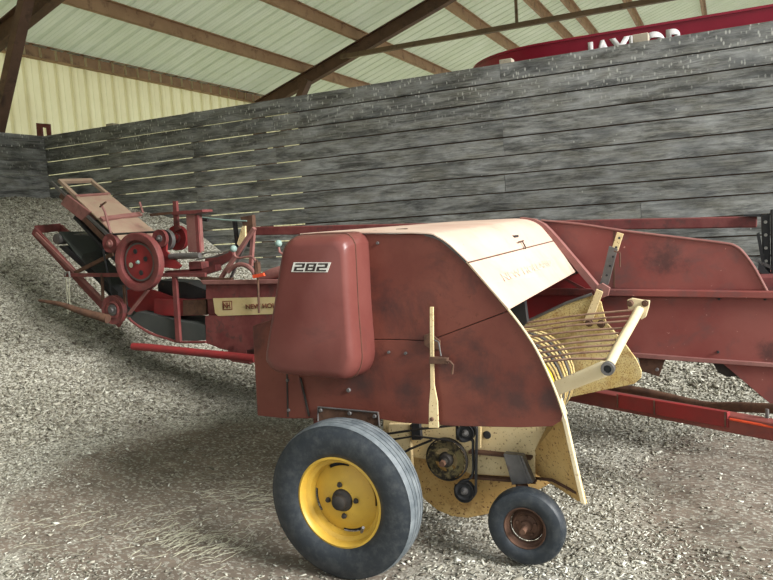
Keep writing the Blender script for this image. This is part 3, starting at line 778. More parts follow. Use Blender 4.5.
# ---- bulged side box with the number -----------------------------------
def side_box():
    px = [(289.5, 240), (296, 236), (304, 235.2), (322, 234.6), (340, 234.2), (347, 237.5), (350.5, 243), (352, 252), (354.5, 305), (358, 350), (358, 362), (355, 372), (349, 378.5), (341, 379.5), (312, 376.5), (288, 374.5), (276, 371), (269.5, 364), (268, 354), (276, 305), (284.5, 252)]
    base = smooth_curve(line(px+[px[0]], 2.95), 3)[:-1]
    c = sum(base, V((0, 0, 0)))/len(base)
    def ring(y, inset):
        out = []
        n = len(base)
        for i, p in enumerate(base):
            t = (base[(i+1) % n]-base[i-1]); nrm = V((t.z, 0, -t.x)).normalized()
            if nrm.dot(c-p) < 0: nrm = -nrm
            q = p+nrm*inset; out.append(V((q.x, y, q.z)))
        return out
    xm, zm = max(abs(p.x-c.x) for p in base), max(abs(p.z-c.z) for p in base)
    def ring(y, inset):
        return [V((c.x+(p.x-c.x)*(1-inset/xm), y, c.z+(p.z-c.z)*(1-inset/zm))) for p in base]
    rings = [ring(YC-.001, -.006), ring(3.03, -.003), ring(2.97, 0), ring(2.945, .003), ring(2.925, .010), ring(2.910, .020), ring(2.899, .034), ring(2.893, .052)]
    m = MB(); L = [[m.bm.verts.new(p) for p in r] for r in rings]; n = len(base)
    for a in range(len(L)-1):
        for i in range(n): m.bm.faces.new((L[a][i], L[a][(i+1) % n], L[a+1][(i+1) % n], L[a+1][i]))
    m.bm.faces.new(L[-1]); 
    bx = m.build('number_box', 'red_box', BR, smooth=True, label='bulging rounded red guard box carrying the white 282 plate')
    # seam between face and flank
    sm = [V((p.x, 2.985, p.z)) for p in ring(2.985, -.0035)]
    MB().tube(sm, .0018, 5, closed=True).build('seam', 'rust', bx)
    Yd = 2.890
    pl_ = MB().plate([(293.6, 262.4), (330.8, 262.4), (327.4, 272.2), (291.2, 272)], Yd, .004).build('number_plate', 'white_decal', bx, label='white slanted plate with dark digits 282')
    A, B, D_ = PY(293.3, 271.2, Yd-.001), PY(326.2, 271.3, Yd-.001), PY(295.5, 263.3, Yd-.001)
    ex = (B-A); ez = (D_-A); ez = V((ez.x, 0, ez.z))
    segs = {'2': 'abged', '8': 'abcdefg'}
    rects = {'a': (0, .82, 1, 1), 'g': (0, .41, 1, .59), 'd': (0, 0, 1, .18), 'f': (0, .5, .26, 1), 'b': (.74, .5, 1, 1), 'e': (0, 0, .26, .5), 'c': (.74, 0, 1, .5)}
    m = MB()
    for k, ch in enumerate('282'):
        for s_ in segs[ch]:
            x0, z0, x1, z1 = rects[s_]; w0 = .295; ox = k*.345+.005
            P4 = [A+ex*(ox+w0*x)+ez*z for x, z in ((x0, z0), (x1, z0), (x1, z1), (x0, z1))]
            eps = s_ in 'adg'
            P4 = [p-V((0, .0006 if eps else 0, 0)) for p in P4]
            m.prism(P4, [p+V((0, .002, 0)) for p in P4])
    m.build('digits', 'decal_black', pl_, label='dark squared digits 282')
side_box()

# ---- big wheel ----------------------------------------------------------
Rw = .376; YWc = 2.85; wc = PY(336.5, 506, 2.76); wc = V((wc.x, YWc, Rw-.003))
print('wheel centre', wc)
bw = wheel_on(BR, wc, Rw, .175, .212, ('rubber', 'tread_rubber', 'rim_yellow'), 'road_wheel', 'large dusty black ribbed tyre on a yellow rim')
# dished disc with four slots
def disc_with_slots(c, r_in, r_out, y_in, y_out, nslots, mat, parent, name, sw=.42, th=.006, phase=.5):
    m = MB(); n = 72
    radii = [r_in, r_in+(r_out-r_in)*.30, r_in+(r_out-r_in)*.62, r_in+(r_out-r_in)*.86, r_out]
    ysx = [y_in, y_in+(y_out-y_in)*.05, y_in+(y_out-y_in)*.35, y_in+(y_out-y_in)*.8, y_out]
    def slot(k, a):
        ang = (a+.5)/n*nslots+phase; fr_ = ang-math.floor(ang)
        return k == 3 and fr_ < sw
    G = [[[m.bm.verts.new(c+V((math.cos(2*PI*a/n)*r, y+dy, math.sin(2*PI*a/n)*r))) for a in range(n)] for r, y in zip(radii, ysx)] for dy in (0, th)]
    for k in range(4):
        for a in range(n):
            if slot(k, a): continue
            b = (a+1) % n
            m.bm.faces.new((G[0][k][a], G[0][k][b], G[0][k+1][b], G[0][k+1][a]))
            m.bm.faces.new((G[1][k][a], G[1][k+1][a], G[1][k+1][b], G[1][k][b]))
    for e in [e for e in m.bm.edges if e.is_boundary]: pass
    return m.build(name, mat, parent, smooth=True)
dsc = disc_with_slots(wc, .0, .178, -.035, .012, 4, 'rim_yellow', bw, 'wheel_disc', .42, .006, .1)
MB().lathe(wc, [(.0, -.082), (.026, -.082), (.034, -.076), (.036, -.052), (.05, -.045), (.054, -.034), (.056, -.02)], n=24).build('hub_cap', 'dark_grease', bw, smooth=True)
for k in range(4):
    a = k*PI/2+.08
    MB().lathe(wc+V((math.cos(a)*.075, -.036, math.sin(a)*.075)), [(0, -.012), (.010, -.012), (.012, -.006), (.014, 0)], n=8).build('lug_nut', 'dark_grease', bw)
MB().lathe(wc, [(.0, .02), (.17, .02), (.17, .024), (0, .024)], n=40).build('slot_shadow_disc', 'black_iron', bw)  # black disc standing in for the shade behind the wheel slots
MB().bar(wc+V((0, .0, 0)), wc+V((0, 1.9, 0)), .07, .07).build('axle', 'dark_grease', BR)
v1 = wc+V((.105, -.06, -.13)); MB().tube([v1, v1+V((.03, -.035, .04))], .007, 8).build('valve_stem', 'worn_steel', bw)

# ---- pickup: near side plates, sprockets, chain ------------------------
YP = 3.42
disc_pts = [(404, 440), (406, 462), (413, 482), (424, 499), (437, 510), (452, 516.5), (468, 518), (486, 514.5), (500, 509), (520, 500), (560, 478), (556, 430), (470, 425)]
pb = MB().plate(disc_pts, YP+.09, .012).build('pickup_side_plate', 'ochre', BR, bevel=.003, label='round-bottomed rusty ochre side plate of the pickup')
# upper light cream frame sheet
up_pl = MB().plate([(383, 418), (548, 420), (549, 428), (543, 447), (535, 456), (535, 480), (505, 476), (470, 474), (445, 462), (398, 455), (383, 440)], YP, .014).build('pickup_frame', 'cream', BR, bevel=.003)
MB().lathe(PY(487, 435, YP-.002), [(0, -.002), (.017, -.002), (.021, .0), (.021, .004)], n=20).build('round_hole', 'black_iron', up_pl)
MB().bar(PY(470, 451, YP-.02), PY(532, 457.5, YP-.02), .05, .012).build('ledge', 'rust', up_pl)
MB().bar(PY(470, 476.5, YP-.01), PY(536, 481.5, YP-.01), .04, .012).build('ledge', 'rust', up_pl)
# stub box behind the wheel
MB().plate([(388, 424), (410, 424), (412, 470), (396, 462), (388, 446)], YP-.04, .03).build('chain_guard', 'cream', BR, bevel=.004)
MB().plate([(411, 424), (419, 424), (421, 440), (412, 440)], YP-.045, .03).build('support_bar', 'black_iron', BR)
# flared end flange
YF1, YF2 = YP+.03, 3.16
A_ = [PY(549, 426, YP+.04), PY(563, 410, YC+.03), PY(584.5, 503, YF2), PY(531, 482, YP+.09)]
# build as two facets: the inner sheet and the turned front edge
m = MB(); q = [PY(548, 424, YP), PY(562, 416, 3.22), PY(584, 504, 3.22), PY(576, 500, 3.26), PY(530, 470, YP+.08), PY(531, 455, YP+.03)]
m.prism(q, [p+V((.012, .012, 0)) for p in q]); fl_ = m.build('flared_end_plate', 'ochre', BR)
m = MB(); q = line([(561, 399), (565, 415), (585.5, 505), (580.5, 503.5), (563, 425), (556, 400)], 3.21); m.prism(q, [p+V((0, .03, 0)) for p in q]); m.build('edge_strip', 'cream_clean', fl_, bevel=.003)
MB().tube([PY(533, 478, YP+.05), PY(552, 480, 3.34), PY(577, 493, 3.25)], .008, 6).build('weld_bead', 'rust', fl_)
# sprockets and pulleys
def sprocket(px, py, Y, r, mat, holes=3, name='sprocket', teeth=24, parent=BR):
    c = PY(px, py, Y); m = MB(); n = teeth*2
    out = [c+V((math.cos(2*PI*k/n)*(r if k % 2 else r*.93), 0, math.sin(2*PI*k/n)*(r if k % 2 else r*.93))) for k in range(n)]
    inn = [c+V((math.cos(2*PI*k/n)*r*.60, 0, math.sin(2*PI*k/n)*r*.60)) for k in range(n)]
    a0 = [m.bm.verts.new(p) for p in out]; a1_ = [m.bm.verts.new(p+V((0, .012, 0))) for p in out]
    i0 = [m.bm.verts.new(p) for p in inn]; i1 = [m.bm.verts.new(p+V((0, .012, 0))) for p in inn]
    for k in range(n):
        j = (k+1) % n
        for F4 in ((a0[k], a0[j], i0[j], i0[k]), (a1_[k], i1[k], i1[j], a1_[j]), (a0[k], a1_[k], a1_[j], a0[j]), (i0[k], i0[j], i1[j], i1[k])): m.bm.faces.new(F4)
    sp = m.build(name, mat, parent)
    for k in range(holes):
        a = 2*PI*k/holes+.9
        MB().bar(c+V((math.cos(a)*r*.2, .006, math.sin(a)*r*.2)), c+V((math.cos(a)*r*.8, .006, math.sin(a)*r*.8)), r*.34, .010, V((0, 1, 0))).build('spoke', mat, sp)
    MB().lathe(c, [(0, -.045), (r*.16, -.045), (r*.18, -.02), (r*.30, -.018), (r*.38, 0), (r*.38, .014)], n=20).build('hub', 'dark_grease', sp, smooth=True)
    return sp
sp = sprocket(445.5, 460, YP-.08, .105, 'greasy_cream', 3, 'chain_sprocket')
MB().lathe(PY(446, 460, YP-.095), [(.106, 0), (.112, .002), (.112, .024), (.106, .026)], n=40).build('chain_wrap', 'dark_grease', sp)
MB().lathe(PY(443, 463, YP-.135), [(0, -.02), (.016, -.02), (.018, 0)], n=6).build('shaft_nut', 'rust', sp)
def pulley(px, py, Y, r, mat, parent=BR, hub='dark_grease', wd=.03, name='pulley', n=32, face='black_iron'):
    c = PY(px, py, Y)
    p = MB().lathe(c, [(r*.35, 0), (r*.72, .002), (r*.85, -.004), (r, -.006), (r, .002), (r*.82, wd*.45), (r, wd*.85), (r, wd), (r*.3, wd)], n=n).build(name, mat, parent, smooth=True)
    MB().lathe(c, [(0, -.03), (r*.17, -.03), (r*.2, -.012), (r*.38, -.008), (r*.42, .004)], n=16).build('hub', hub, p, smooth=True)
    return p
pulley(465.5, 433, YP-.09, .044, 'black_iron', hub='worn_steel', name='idler_pulley')
pulley(464.5, 491, YP-.09, .048, 'black_iron', hub='worn_steel', name='drive_pulley')
def belt_loop(pts, Y, w, name, mat='black_iron', th=.008):
    P = line(pts, Y); P = smooth_curve(P+[P[0]], 4)[:-1]; m = MB(); n = len(P)
    c = sum(P, V((0, 0, 0)))/n
    rows = []
    for i, p in enumerate(P):
        t = (P[(i+1) % n]-P[i-1]).normalized(); nr = V((t.z, 0, -t.x)); nr = -nr if nr.dot(p-c) < 0 else nr
        rows.append([m.bm.verts.new(p+nr*a+V((0, b, 0))) for a, b in ((0, 0), (th, 0), (th, w), (0, w))])
    for i in range(n):
        A, B = rows[i], rows[(i+1) % n]
        for k in range(4): m.bm.faces.new((A[k], A[(k+1) % 4], B[(k+1) % 4], B[k]))
    return m.build(name, mat, BR)
belt_loop([(457, 427), (462, 424), (468, 423.5), (474, 427), (475.5, 433), (475, 450), (474.5, 485), (474, 494), (468, 501), (461, 500.5), (456, 495), (456, 486), (460, 481), (471, 476), (471.5, 450), (471, 441), (464, 442.5), (458, 440)], YP-.085, .022, 'drive_belt')
MB().tube([PY(380, 435, YP-.09), PY(420, 429, YP-.09), PY(462, 424.5, YP-.09)], .007, 6).build('chain', 'dark_grease', BR)
MB().tube([PY(384, 441, YP-.09), PY(415, 436, YP-.09), PY(452, 441, YP-.09)], .006, 6).build('chain', 'dark_grease', BR)
MB().tube([PY(396, 457, YP-.09), PY(410, 449, YP-.09), PY(432, 440, YP-.09)], .007, 6).build('chain', 'dark_grease', BR)
# belt-tension bracket above the sprocket, little bracket right of it
MB().plate([(474, 425), (481, 427), (480.5, 448), (474, 450)], YP-.05, .012).build('tension_bracket', 'cream', BR, bevel=.002)
# gauge wheel and its bracket
Rg = .184; gc = PY(522.5, 524.5, 3.13); gc = V((gc.x, 3.20, .188)); print('gauge', gc)
gw = wheel_on(BR, gc, Rg, .095, .098, ('rubber', 'rubber', 'rust'), 'gauge_wheel', 'small black tyre with a rusty hub holding up the pickup', False, 0, 44)
MB().lathe(gc, [(.0, -.03), (.012, -.03), (.014, -.022), (.025, -.02), (.03, -.006), (.05, .0), (.062, -.012), (.07, .0), (.078, .012)], n=32).build('wheel_disc', 'rust', gw, smooth=True)
for k in range(5):
    a = k*2*PI/5+.3
    MB().lathe(gc+V((math.cos(a)*.045, -.004, math.sin(a)*.045)), [(0, -.01), (.007, -.01), (.008, 0)], n=6).build('lug_nut', 'rust', gw)
m = MB(); q = line([(503, 454), (522, 456), (533, 483), (512, 485)], 3.30); m.prism(q, [p+V((0, .05, 0)) for p in q]); gb = m.build('wheel_bracket', 'worn_steel', BR, bevel=.003)
MB().plate([(517, 455), (519, 455), (530, 484), (528, 484)], 3.294, .006).build('weld_bead', 'worn_steel', gb)
MB().bar(PY(520, 478, 3.34), V((gc.x, 3.27, gc.z)), .05, .03).build('wheel_arm', 'rust', gb)
MB().tube([V((gc.x, 3.12, gc.z)), V((gc.x, 3.4, gc.z))], .014, 10).build('axle', 'rust', gb)
# ---- lever with latch in front of the cover ----------------------------
YL = YC-.035
lv = MB().plate([(429.6, 307), (433.2, 307), (433.4, 345), (434.2, 385), (437.5, 402), (438.5, 428), (428.5, 428), (428.8, 405), (430.2, 388), (429.8, 345)], YL, .010).build('lift_lever', 'cream', BR, bevel=.002, label='tall flaking cream hand lever')
q = MB().plate([(429, 357), (447, 358.5), (447, 364.5), (429, 364)], YL-.012, .03); q.build('clamp', 'rust', lv, bevel=.003)
MB().tube(line([(434, 340), (438.5, 342), (441, 356)], YL-.008), .004, 6).build('rod', 'worn_steel', lv)
MB().tube(line([(446, 361), (450, 361.5), (453, 365), (452, 374)], YL-.008), .006, 6).build('latch_hook', 'rust', lv, smooth=True)
MB().plate([(424, 335), (430, 333), (440, 341), (440, 350), (430, 349), (424, 345)], YC-.012, .011).build('lever_plate', 'rust', BR, bevel=.002)
bolt(lv, 432, 419, YL, .01, 'rust')

# ---- pickup far panel, stripper bands, wind guard ------------------------
YQ = 4.62
fp = MB().plate([(505, 338), (530, 321), (566, 304), (592, 295), (601, 302), (606, 322), (625, 344), (636, 359), (641.5, 371), (641, 378), (634, 384), (600, 391), (560, 399.5), (520, 404), (500, 370)], YQ, .02).build('pickup_far_panel', 'rusty_yellow', BR, bevel=.003, label='rust-speckled yellow far end panel of the pickup')
MB().tube(line([(510, 331), (530, 320), (566, 303), (592, 294)], YQ-.01), .010, 6).build('edge_rail', 'worn_steel', fp)
cx_ = PY(572, 371, 4.5).x
axc = V((cx_-.30, 0, .60))
k = 0
for yb in np.linspace(3.62, 4.54, 15):
    m = MB(); n = 16; rows = []
    for i in range(n+1):
        a = math.radians(128 - 205*i/n)
        rr = .30
        rows.append([m.bm.verts.new(V((axc.x+math.cos(a)*(rr+dr), yb+dy, axc.z+math.sin(a)*(rr+dr)))) for dr, dy in ((0, 0), (.006, 0), (.006, .032), (0, .032))])
    for i in range(n):
        for q_ in range(4): m.bm.faces.new((rows[i][q_], rows[i][(q_+1) % 4], rows[i+1][(q_+1) % 4], rows[i+1][q_]))
    for e in (0, n): m.bm.faces.new(rows[e])
    m.build('stripper_band', 'bright_yellow' if k in (3, 6) else ('rusty_yellow' if k % 3 else 'worn_steel'), BR, smooth=False)
    k += 1
MB().lathe(V((axc.x, 3.5, axc.z)), [(0, 0), (.2, 0), (.2, 1.05), (0, 1.05)], n=24).build('tine_drum', 'black_iron', BR)
# front arm, pipe
YA = 3.30
tipA, tipB = PY(607, 369, YA), PY(648, 307, 4.66)
pipe = MB().tube(smooth_curve([PY(607.5, 369, YA), PY(613, 357, YA+.18), PY(622, 340, YA+.5), PY(633, 321, YA+.92), PY(641, 306, 4.6)], 5), .023, 14, .028).build('wind_guard_pipe', 'cream_clean', BR, smooth=True, label='cream pipe carrying the wind guard rods')
MB().lathe(PY(607.5, 369, YA-.012), [(.018, .03), (.018, -.004), (.029, -.004), (.031, .0), (.031, .03)], n=24).build('pipe_collar', 'worn_steel', pipe, smooth=True)
MB().lathe(PY(607.5, 369, YA-.002), [(0, .0), (.02, .0), (.02, .004)], n=20).build('pipe_bore', 'black_iron', pipe)
MB().plate([(627, 300), (632, 298), (643, 300), (650, 300.5), (649, 307), (646, 317), (641, 320), (637, 312), (628, 309)], 4.5, .02).build('pipe_lug', 'cream_clean', pipe, bevel=.004)
MB().lathe(PY(645, 303.5, 4.49), [(0, -.012), (.012, -.012), (.013, 0), (.02, .0), (.02, .01)], n=12).build('bolt', 'rust', pipe)
MB().lathe(PY(630, 303.5, 4.48), [(0, -.02), (.014, -.02), (.02, 0), (.02, .02)], n=12).build('bolt', 'rust', pipe)
arm = MB().plate([(549, 384), (600, 362), (609, 361), (614, 366), (612, 373), (606, 377), (552, 398), (546, 388)], YA+.03, .014).build('wind_guard_arm', 'cream_clean', BR, bevel=.003)
MB().plate([(548, 384), (556, 382), (567, 414), (560, 416), (553, 400)], YA+.045, .012).build('arm_foot', 'cream_clean', arm)
W = [((634.6, 310), (536, 321.5)), ((631, 316), (532, 326.5)), ((627, 321), (529, 331.5)), ((624.5, 328), (529, 337)), ((619.5, 333), (530, 344)), ((616, 339.6), (535, 348.5)), ((614.5, 345), (536, 353.5)), ((611, 351), (538, 359)), ((607.5, 359), (541, 362))]
for i, (a, b) in enumerate(W):
    Y = 4.42 - i*.125
    pa, pb_ = PY(*a, Y), PY(*b, Y); 
    e = pb_ + (pb_-pa)*.35; mid = (pa+pb_)/2 + V((0, 0, .008))
    MB().tube(smooth_curve([pa, mid, pb_, e], 4), .0062, 7).build('wind_guard_rod', 'wire_rust', BR, smooth=True)
# adjustable strap from the ridge down to the pickup
st = MB().plate([(596.5, 289), (603, 292), (592, 322), (583, 322)], 4.60, .012).build('lift_strap', 'cream', BR, bevel=.002)
MB().plate([(609, 246), (617.5, 249), (608.5, 284), (602, 291), (597.5, 288), (601, 280)], 4.70, .02).build('adjuster_channel', 'worn_steel', st, bevel=.002)
MB().plate([(617, 232), (623.5, 234), (618, 251), (611.5, 249)], 4.72, .012).build('strap_end', 'cream', st, bevel=.002)
for t in range(5):
    MB().lathe(PY(616-3.1*t+3.2, 238+9.3*t, 4.693 if t else 4.71), [(0, -.004), (.007, -.004), (.008, .002)], n=8).build('strap_hole', 'black_iron', st)
MB().tube(line([(614, 251), (620, 253), (620, 267)], 4.68), .005, 6).build('hanging_pin', 'rust', st)
MB().plate([(596, 286), (602, 283), (610, 288), (608, 296), (600, 299), (594, 293)], 4.66, .03).build('strap_pivot', 'pink_frame', st, bevel=.003)
MB().lathe(PY(600, 291, 4.63), [(0, -.02), (.014, -.02), (.016, 0)], n=8).build('bolt', 'dark_grease', st)
for p in ((589, 323), (601, 324)): MB().lathe(PY(*p, 4.58), [(0, -.02), (.016, -.02), (.018, 0), (.026, .002), (.026, .01)], n=10).build('bolt', 'rust', fp)

# ---- bale case, front half: tall red panels at the right -----------------
upA = [(470, 224), (540, 221), (580, 224.6), (623, 231.2), (680, 238.2), (722, 243.4), (735, 246.4), (744, 254), (754, 269), (766, 290), (700, 290.5), (614, 288.5), (560, 288), (480, 288)]
pa_ = MB().plate(upA, YB, .02).build('upper_case_panel', 'red_panel', BR, bevel=.003)
MB().tube(smooth_curve(line([(541, 220.6), (580, 224.2), (623, 230.8), (680, 237.8), (722, 243), (735, 246), (744, 253.5), (755, 269), (768, 293)], YB-.004), 3), .009, 8).build('edge_lip', 'pink_frame', pa_, smooth=True)
MB().plate([(613.5, 231), (614.7, 231), (614.7, 288), (613.5, 288)], YB-.003, .004).build('seam', 'rust', pa_)
MB().plate([(468, 288), (560, 288.5), (660, 290), (775, 291.5), (820, 292), (820, 299.5), (775, 298.8), (660, 297), (560, 295.5), (468, 295)], YB-.05, .05).build('case_ridge', 'red_panel', BR, bevel=.006)
pb2 = MB().plate([(470, 296), (775, 298), (830, 299), (830, 371), (775, 366.5), (722, 363.4), (700, 361.5), (650, 357), (600, 353), (470, 345)], YB+.004, .02).build('lower_case_panel', 'red_panel', BR)
MB().plate([(560, 348.5), (645, 354), (700, 358.3), (780, 364), (830, 367.5), (830, 371), (780, 368), (700, 362.5), (645, 358.5), (560, 352)], YB-.025, .03).build('bottom_flange', 'pink_frame', pb2, bevel=.003)
MB().plate([(721, 362), (775, 366), (830, 371), (830, 450), (775, 405.5), (769, 402.5)], YB+.01, .02).build('tongue_gusset', 'red_panel', BR)
MB().plate([(712, 362), (724, 363), (738, 376), (727, 377), (718, 372)], YB+.06, .03).build('lower_brace', 'dark_grease', BR)
hk = MB().plate([(638, 357), (665, 360), (659, 377), (641, 371)], YB-.0, .03).build('lower_hanger', 'rust', BR, bevel=.003)
bolt(hk, 657, 369.5, YB-.02, .012)
# interior of the feeder seen under the hood
MB().plate([(545, 272), (578, 262), (600, 292), (600, 300), (530, 300)], YB-.02, .015).build('feeder_back_panel', 'red_bright', BR)
MB().plate([(520, 297), (600, 292), (603, 301), (560, 308), (525, 325), (519, 330)], YB-.03, .02).build('feeder_back_panel', 'red_bright', BR)
MB().plate([(507, 306), (515, 301), (524, 298), (527, 322), (518, 332), (510, 322)], 4.2, .05).build('feeder_gap_shade', 'black_iron', BR)  # black plate standing in for the shade in the gap under the hood
MB().plate([(553, 277), (580, 270), (582, 272), (556, 281)], YB-.05, .02).build('feeder_slot', 'black_iron', BR)
MB().plate([(549, 270), (554, 272), (600, 296), (590, 296)], YB-.045, .01).build('feeder_slat', 'red_frame', BR)
for p in ((658, 294), (719, 299), (718, 352), (763, 296), (765, 299)): bolt(pb2, *p, YB-.03 if p[1] < 297 else YB, .009, 'black_iron')
# solid body of the bale case and of the feeder housing
xl, xr = PY(205, 300, YB).x, PY(520, 300, YB).x
m = MB(); m.box((xl, YB+.025, .68), (.9, YB+.46, 1.17)); m.build('bale_case', 'red_frame', BR, bevel=.01)
xh0, xh1 = PY(300, 300, YC).x, PY(470, 300, YC).x
m = MB(); m.box((xh0+.02, YC+.46, .58), (xh1-.05, YB, .62)); m.build('feeder_floor', 'red_frame', BR)
m = MB(); m.box((xh0+.0, YC+.04, .58), (xh0+.02, YB, 1.50)); m.build('feeder_rear_wall', 'red_side', BR)
# far top rail
MB().bar(PY(256, 231, 5.36), PY(757, 221.8, 5.36), .05, .075).build('top_rail', 'red_frame', BR, bevel=.008)
# black slotted needle frame at the far right
def slot_frame():
    Y = 5.2
    m = MB(); q = line([(761.5, 215.5), (770, 213.5), (770.5, 284), (764, 283)], Y); m.prism(q, [p+V((0, .12, 0)) for p in q]); r = m.build('slotted_upright', 'black_iron', BR, bevel=.004)
    m = MB(); q = line([(756.5, 234), (759.5, 232), (766, 268), (762.5, 268)], Y-.03); m.prism(q, [p+V((0, .03, 0)) for p in q]); m.build('guide_bar', 'black_iron', r)
    m = MB(); q = line([(771, 210), (780, 208), (781, 290), (772, 288)], Y-.05); m.prism(q, [p+V((0, .1, 0)) for p in q]); m.build('slotted_upright', 'black_iron', BR, bevel=.004)
    for i in range(5):
        MB().lathe(PY(765.5+i*.2, 222+i*13, Y-.004), [(0, -.005), (.010, -.005), (.011, .004)], n=10).build('bolt', 'grey_metal', r)
    MB().bar(PY(755, 260, Y-.02), PY(773, 268, Y-.02), .02, .02).build('cross_pin', 'worn_steel', r)
    MB().plate([(744, 214.6), (762, 214), (762, 217), (744, 216)], Y+.1, .08).build('rail_cap', 'black_iron', BR)
    MB().plate([(759, 262), (785, 290), (785, 296), (758, 270)], Y-.06, .04).build('lower_link', 'black_iron', BR)
slot_frame()
# drawbar running forward to the right, swung towards the viewer
def tongue():
    a0, a1 = PZ(560, 388, .47), PZ(845, 452, .40)
    a0, a1 = PY(560, 390.5, 5.0), PY(812, 437, 4.15)
    d = (a1-a0)
    m = MB(); m.bar(a0, a1, .10, .10); t_ = m.build('drawbar', 'red_panel', BR, bevel=.012)
    b0, b1 = a0+V((0, .09, .06)), PY(800, 408, 4.55)
    pts = [PY(575, 384, 5.05), PY(625, 389, 4.98), PY(665, 397, 4.88), PY(705, 406, 4.75), PY(740, 407, 4.62), PY(800, 410, 4.45)]
    MB().tube(smooth_curve(pts, 5), .030, 10).build('drive_shaft_shield', 'rust', BR, smooth=True)
    c0, c1 = PY(618, 400.5, 4.66), PY(729, 419.5, 4.32)
    MB().bar(c0, c1, .03, .088).build('side_channel', 'red_bright', t_, bevel=.003)
    for u in (0, .36, .97): 
        p = c0.lerp(c1, u); MB().bar(p+V((0, -.02, -.04)), p+V((0, -.02, .045)), .008, .008, V((0, 1, 0))).build('rib', 'rust', t_)
    MB().tube([PY(730, 419, 4.3), PY(773, 427, 4.2), PY(800, 432, 4.1)], .008, 6).build('orange_edge', 'orange_mark', t_)
    MB().tube(line([(767, 409), (767.5, 424)], 4.3), .010, 6).build('upright_pin', 'worn_steel', t_)
tongue()

# ---- bale case, rear half with decal -----------------------------------
MB().plate([(206, 283), (300, 283.5), (300, 297), (206, 299)], YB, .02).build('case_panel', 'red_frame', BR)
MB().plate([(205, 316), (300, 312), (300, 349), (262, 348.5), (232, 351), (222, 349), (206, 343)], YB, .02).build('case_panel', 'red_frame', BR)
MB().plate([(200, 280.5), (300, 279.5), (300, 283.5), (203, 284.5)], YB-.03, .05).build('case_top_flange', 'pink_frame', BR, bevel=.003)
dc = MB().plate([(213, 298.3), (300, 296.6), (300, 313), (218, 316.0), (215, 313)], YB-.004, .008).build('decal_band', 'decal_cream', BR, label='cream decal band with dark lettering')
lgA, lgB = (222.4, 301.2), (231.6, 310)
MB().plate([(222.2, 301), (232, 300.8), (232.3, 309.8), (222.6, 310.2)], YB-.006, .003).build('logo_square', 'decal_brown', dc)
MB().plate([(223.3, 302), (231, 301.8), (231.2, 308.8), (223.6, 309.2)], YB-.0075, .003).build('logo_field', 'decal_cream', dc)
place_text('logo_letters', 'NH', PY(223.8, 308.6, YB-.008), PY(230.7, 308.2, YB-.008), .052, (0, -1, 0), 'decal_brown', dc, .002, 0, .03, 'dark NH monogram')
place_text('decal_lettering', 'NEW HOLLAND', PY(246, 309.0, YB-.006), PY(294, 307.0, YB-.006), .040, (0, -1, 0), 'decal_brown', dc, .002, 0, .03, 'dark NEW HOLLAND lettering')
MB().plate([(270, 320), (272, 318), (290, 318), (290, 345), (268, 345)], YB-.01, .01).build('case_patch', 'red_side', BR)
# leg below the case and lower pole
MB().plate([(229, 346), (247, 346), (246, 354), (250, 364), (233, 362), (226, 358)], YB, .12).build('case_leg', 'red_frame', BR)
MB().tube([PY(133, 346.4, 4.86), PY(150, 347.6, 4.86), PY(255, 358.5, 4.86)], .034, 10).build('hitch_pole', 'red_bright', BR, smooth=True)
MB().tube(smooth_curve([PY(39, 300.5, 4.62), PY(60, 304, 4.65), PY(80, 311, 4.68), PY(108, 319, 4.72)], 4), .012, 10, .042).build('bale_spike', 'rust', BR, smooth=True)
# tray between the case and the thrower
MB().plate([(154, 299), (178, 301), (206, 300), (206, 315), (178, 316), (154, 315)], YB+.06, .2).build('roller_guard', 'red_bright', BR)
MB().plate([(183, 300), (206, 299.5), (206, 314.5), (183, 315.5)], YB+.05, .02).build('case_end', 'rust', BR)
tr = [(130, 318), (137, 312), (150, 314), (170, 320), (206, 325), (206, 340), (196, 341), (178, 340.5), (160, 336), (140, 326)]
MB().plate(tr, YB+.0, .36).build('bale_tray', 'conveyor_belt', BR)
MB().tube(smooth_curve(line([(129, 318), (134, 323), (150, 333), (168, 339), (180, 342), (206, 342)], YB-.01), 3), .012, 8).build('tray_rail', 'red_frame', BR, smooth=True)
MB().plate([(127, 290), (143, 287), (150, 289), (175, 298), (177, 318), (150, 313), (136, 312), (128, 306)], YB+.12, .02).build('thrower_side_sheet', 'red_bright', BR)
MB().plate([(158, 280), (185, 282), (206, 290), (206, 300), (158, 298)], YB+.2, .2).build('opening_shade', 'black_iron', BR)  # black block standing in for the darkness inside the opening

# ================= bale thrower (two belt conveyors) ====================
YT = 5.0; YT2 = 5.42
lowf = MB()
lowf.bar(PY(34, 230.5, YT), PY(121, 324, YT), .03, .085); lo = lowf.build('lower_conveyor_frame', 'red_frame', BR, bevel=.004)
MB().bar(PY(36, 233.5, YT-.03), PY(103, 300, YT-.03), .02, .03).build('side_rail', 'pink_frame', lo)
MB().bar(PY(36, 229.5, YT), PY(60, 227.2, YT2), .03, .08).build('end_bar', 'red_frame', lo, bevel=.004)
MB().bar(PY(60, 228, YT2), PY(140, 300, YT2), .03, .085).build('side_rail', 'red_frame', lo)
MB().lathe(PY(56, 239, YT+.03), [(0, -.0), (.03, 0), (.05, .004), (.055, .02), (.055, .36), (0, .36)], n=24).build('end_roller', 'worn_steel', lo, smooth=True)
q = [PY(59, 231.5, YT+.06), PY(88, 231.5, YT2), PY(152, 318, YT2), PY(128, 318, YT+.06)]
m = MB(); m.prism(q, [p-V((0, 0, .02)) for p in q]); m.build('lower_belt', 'conveyor_belt', lo)
q = [PY(58, 246, YT+.05), PY(66, 247, YT+.05), PY(118, 292, YT+.05), PY(118, 300, YT+.05)]
m = MB(); m.prism(q, [p+V((0, .3, 0)) for p in q]); m.build('belt_return', 'black_iron', lo)
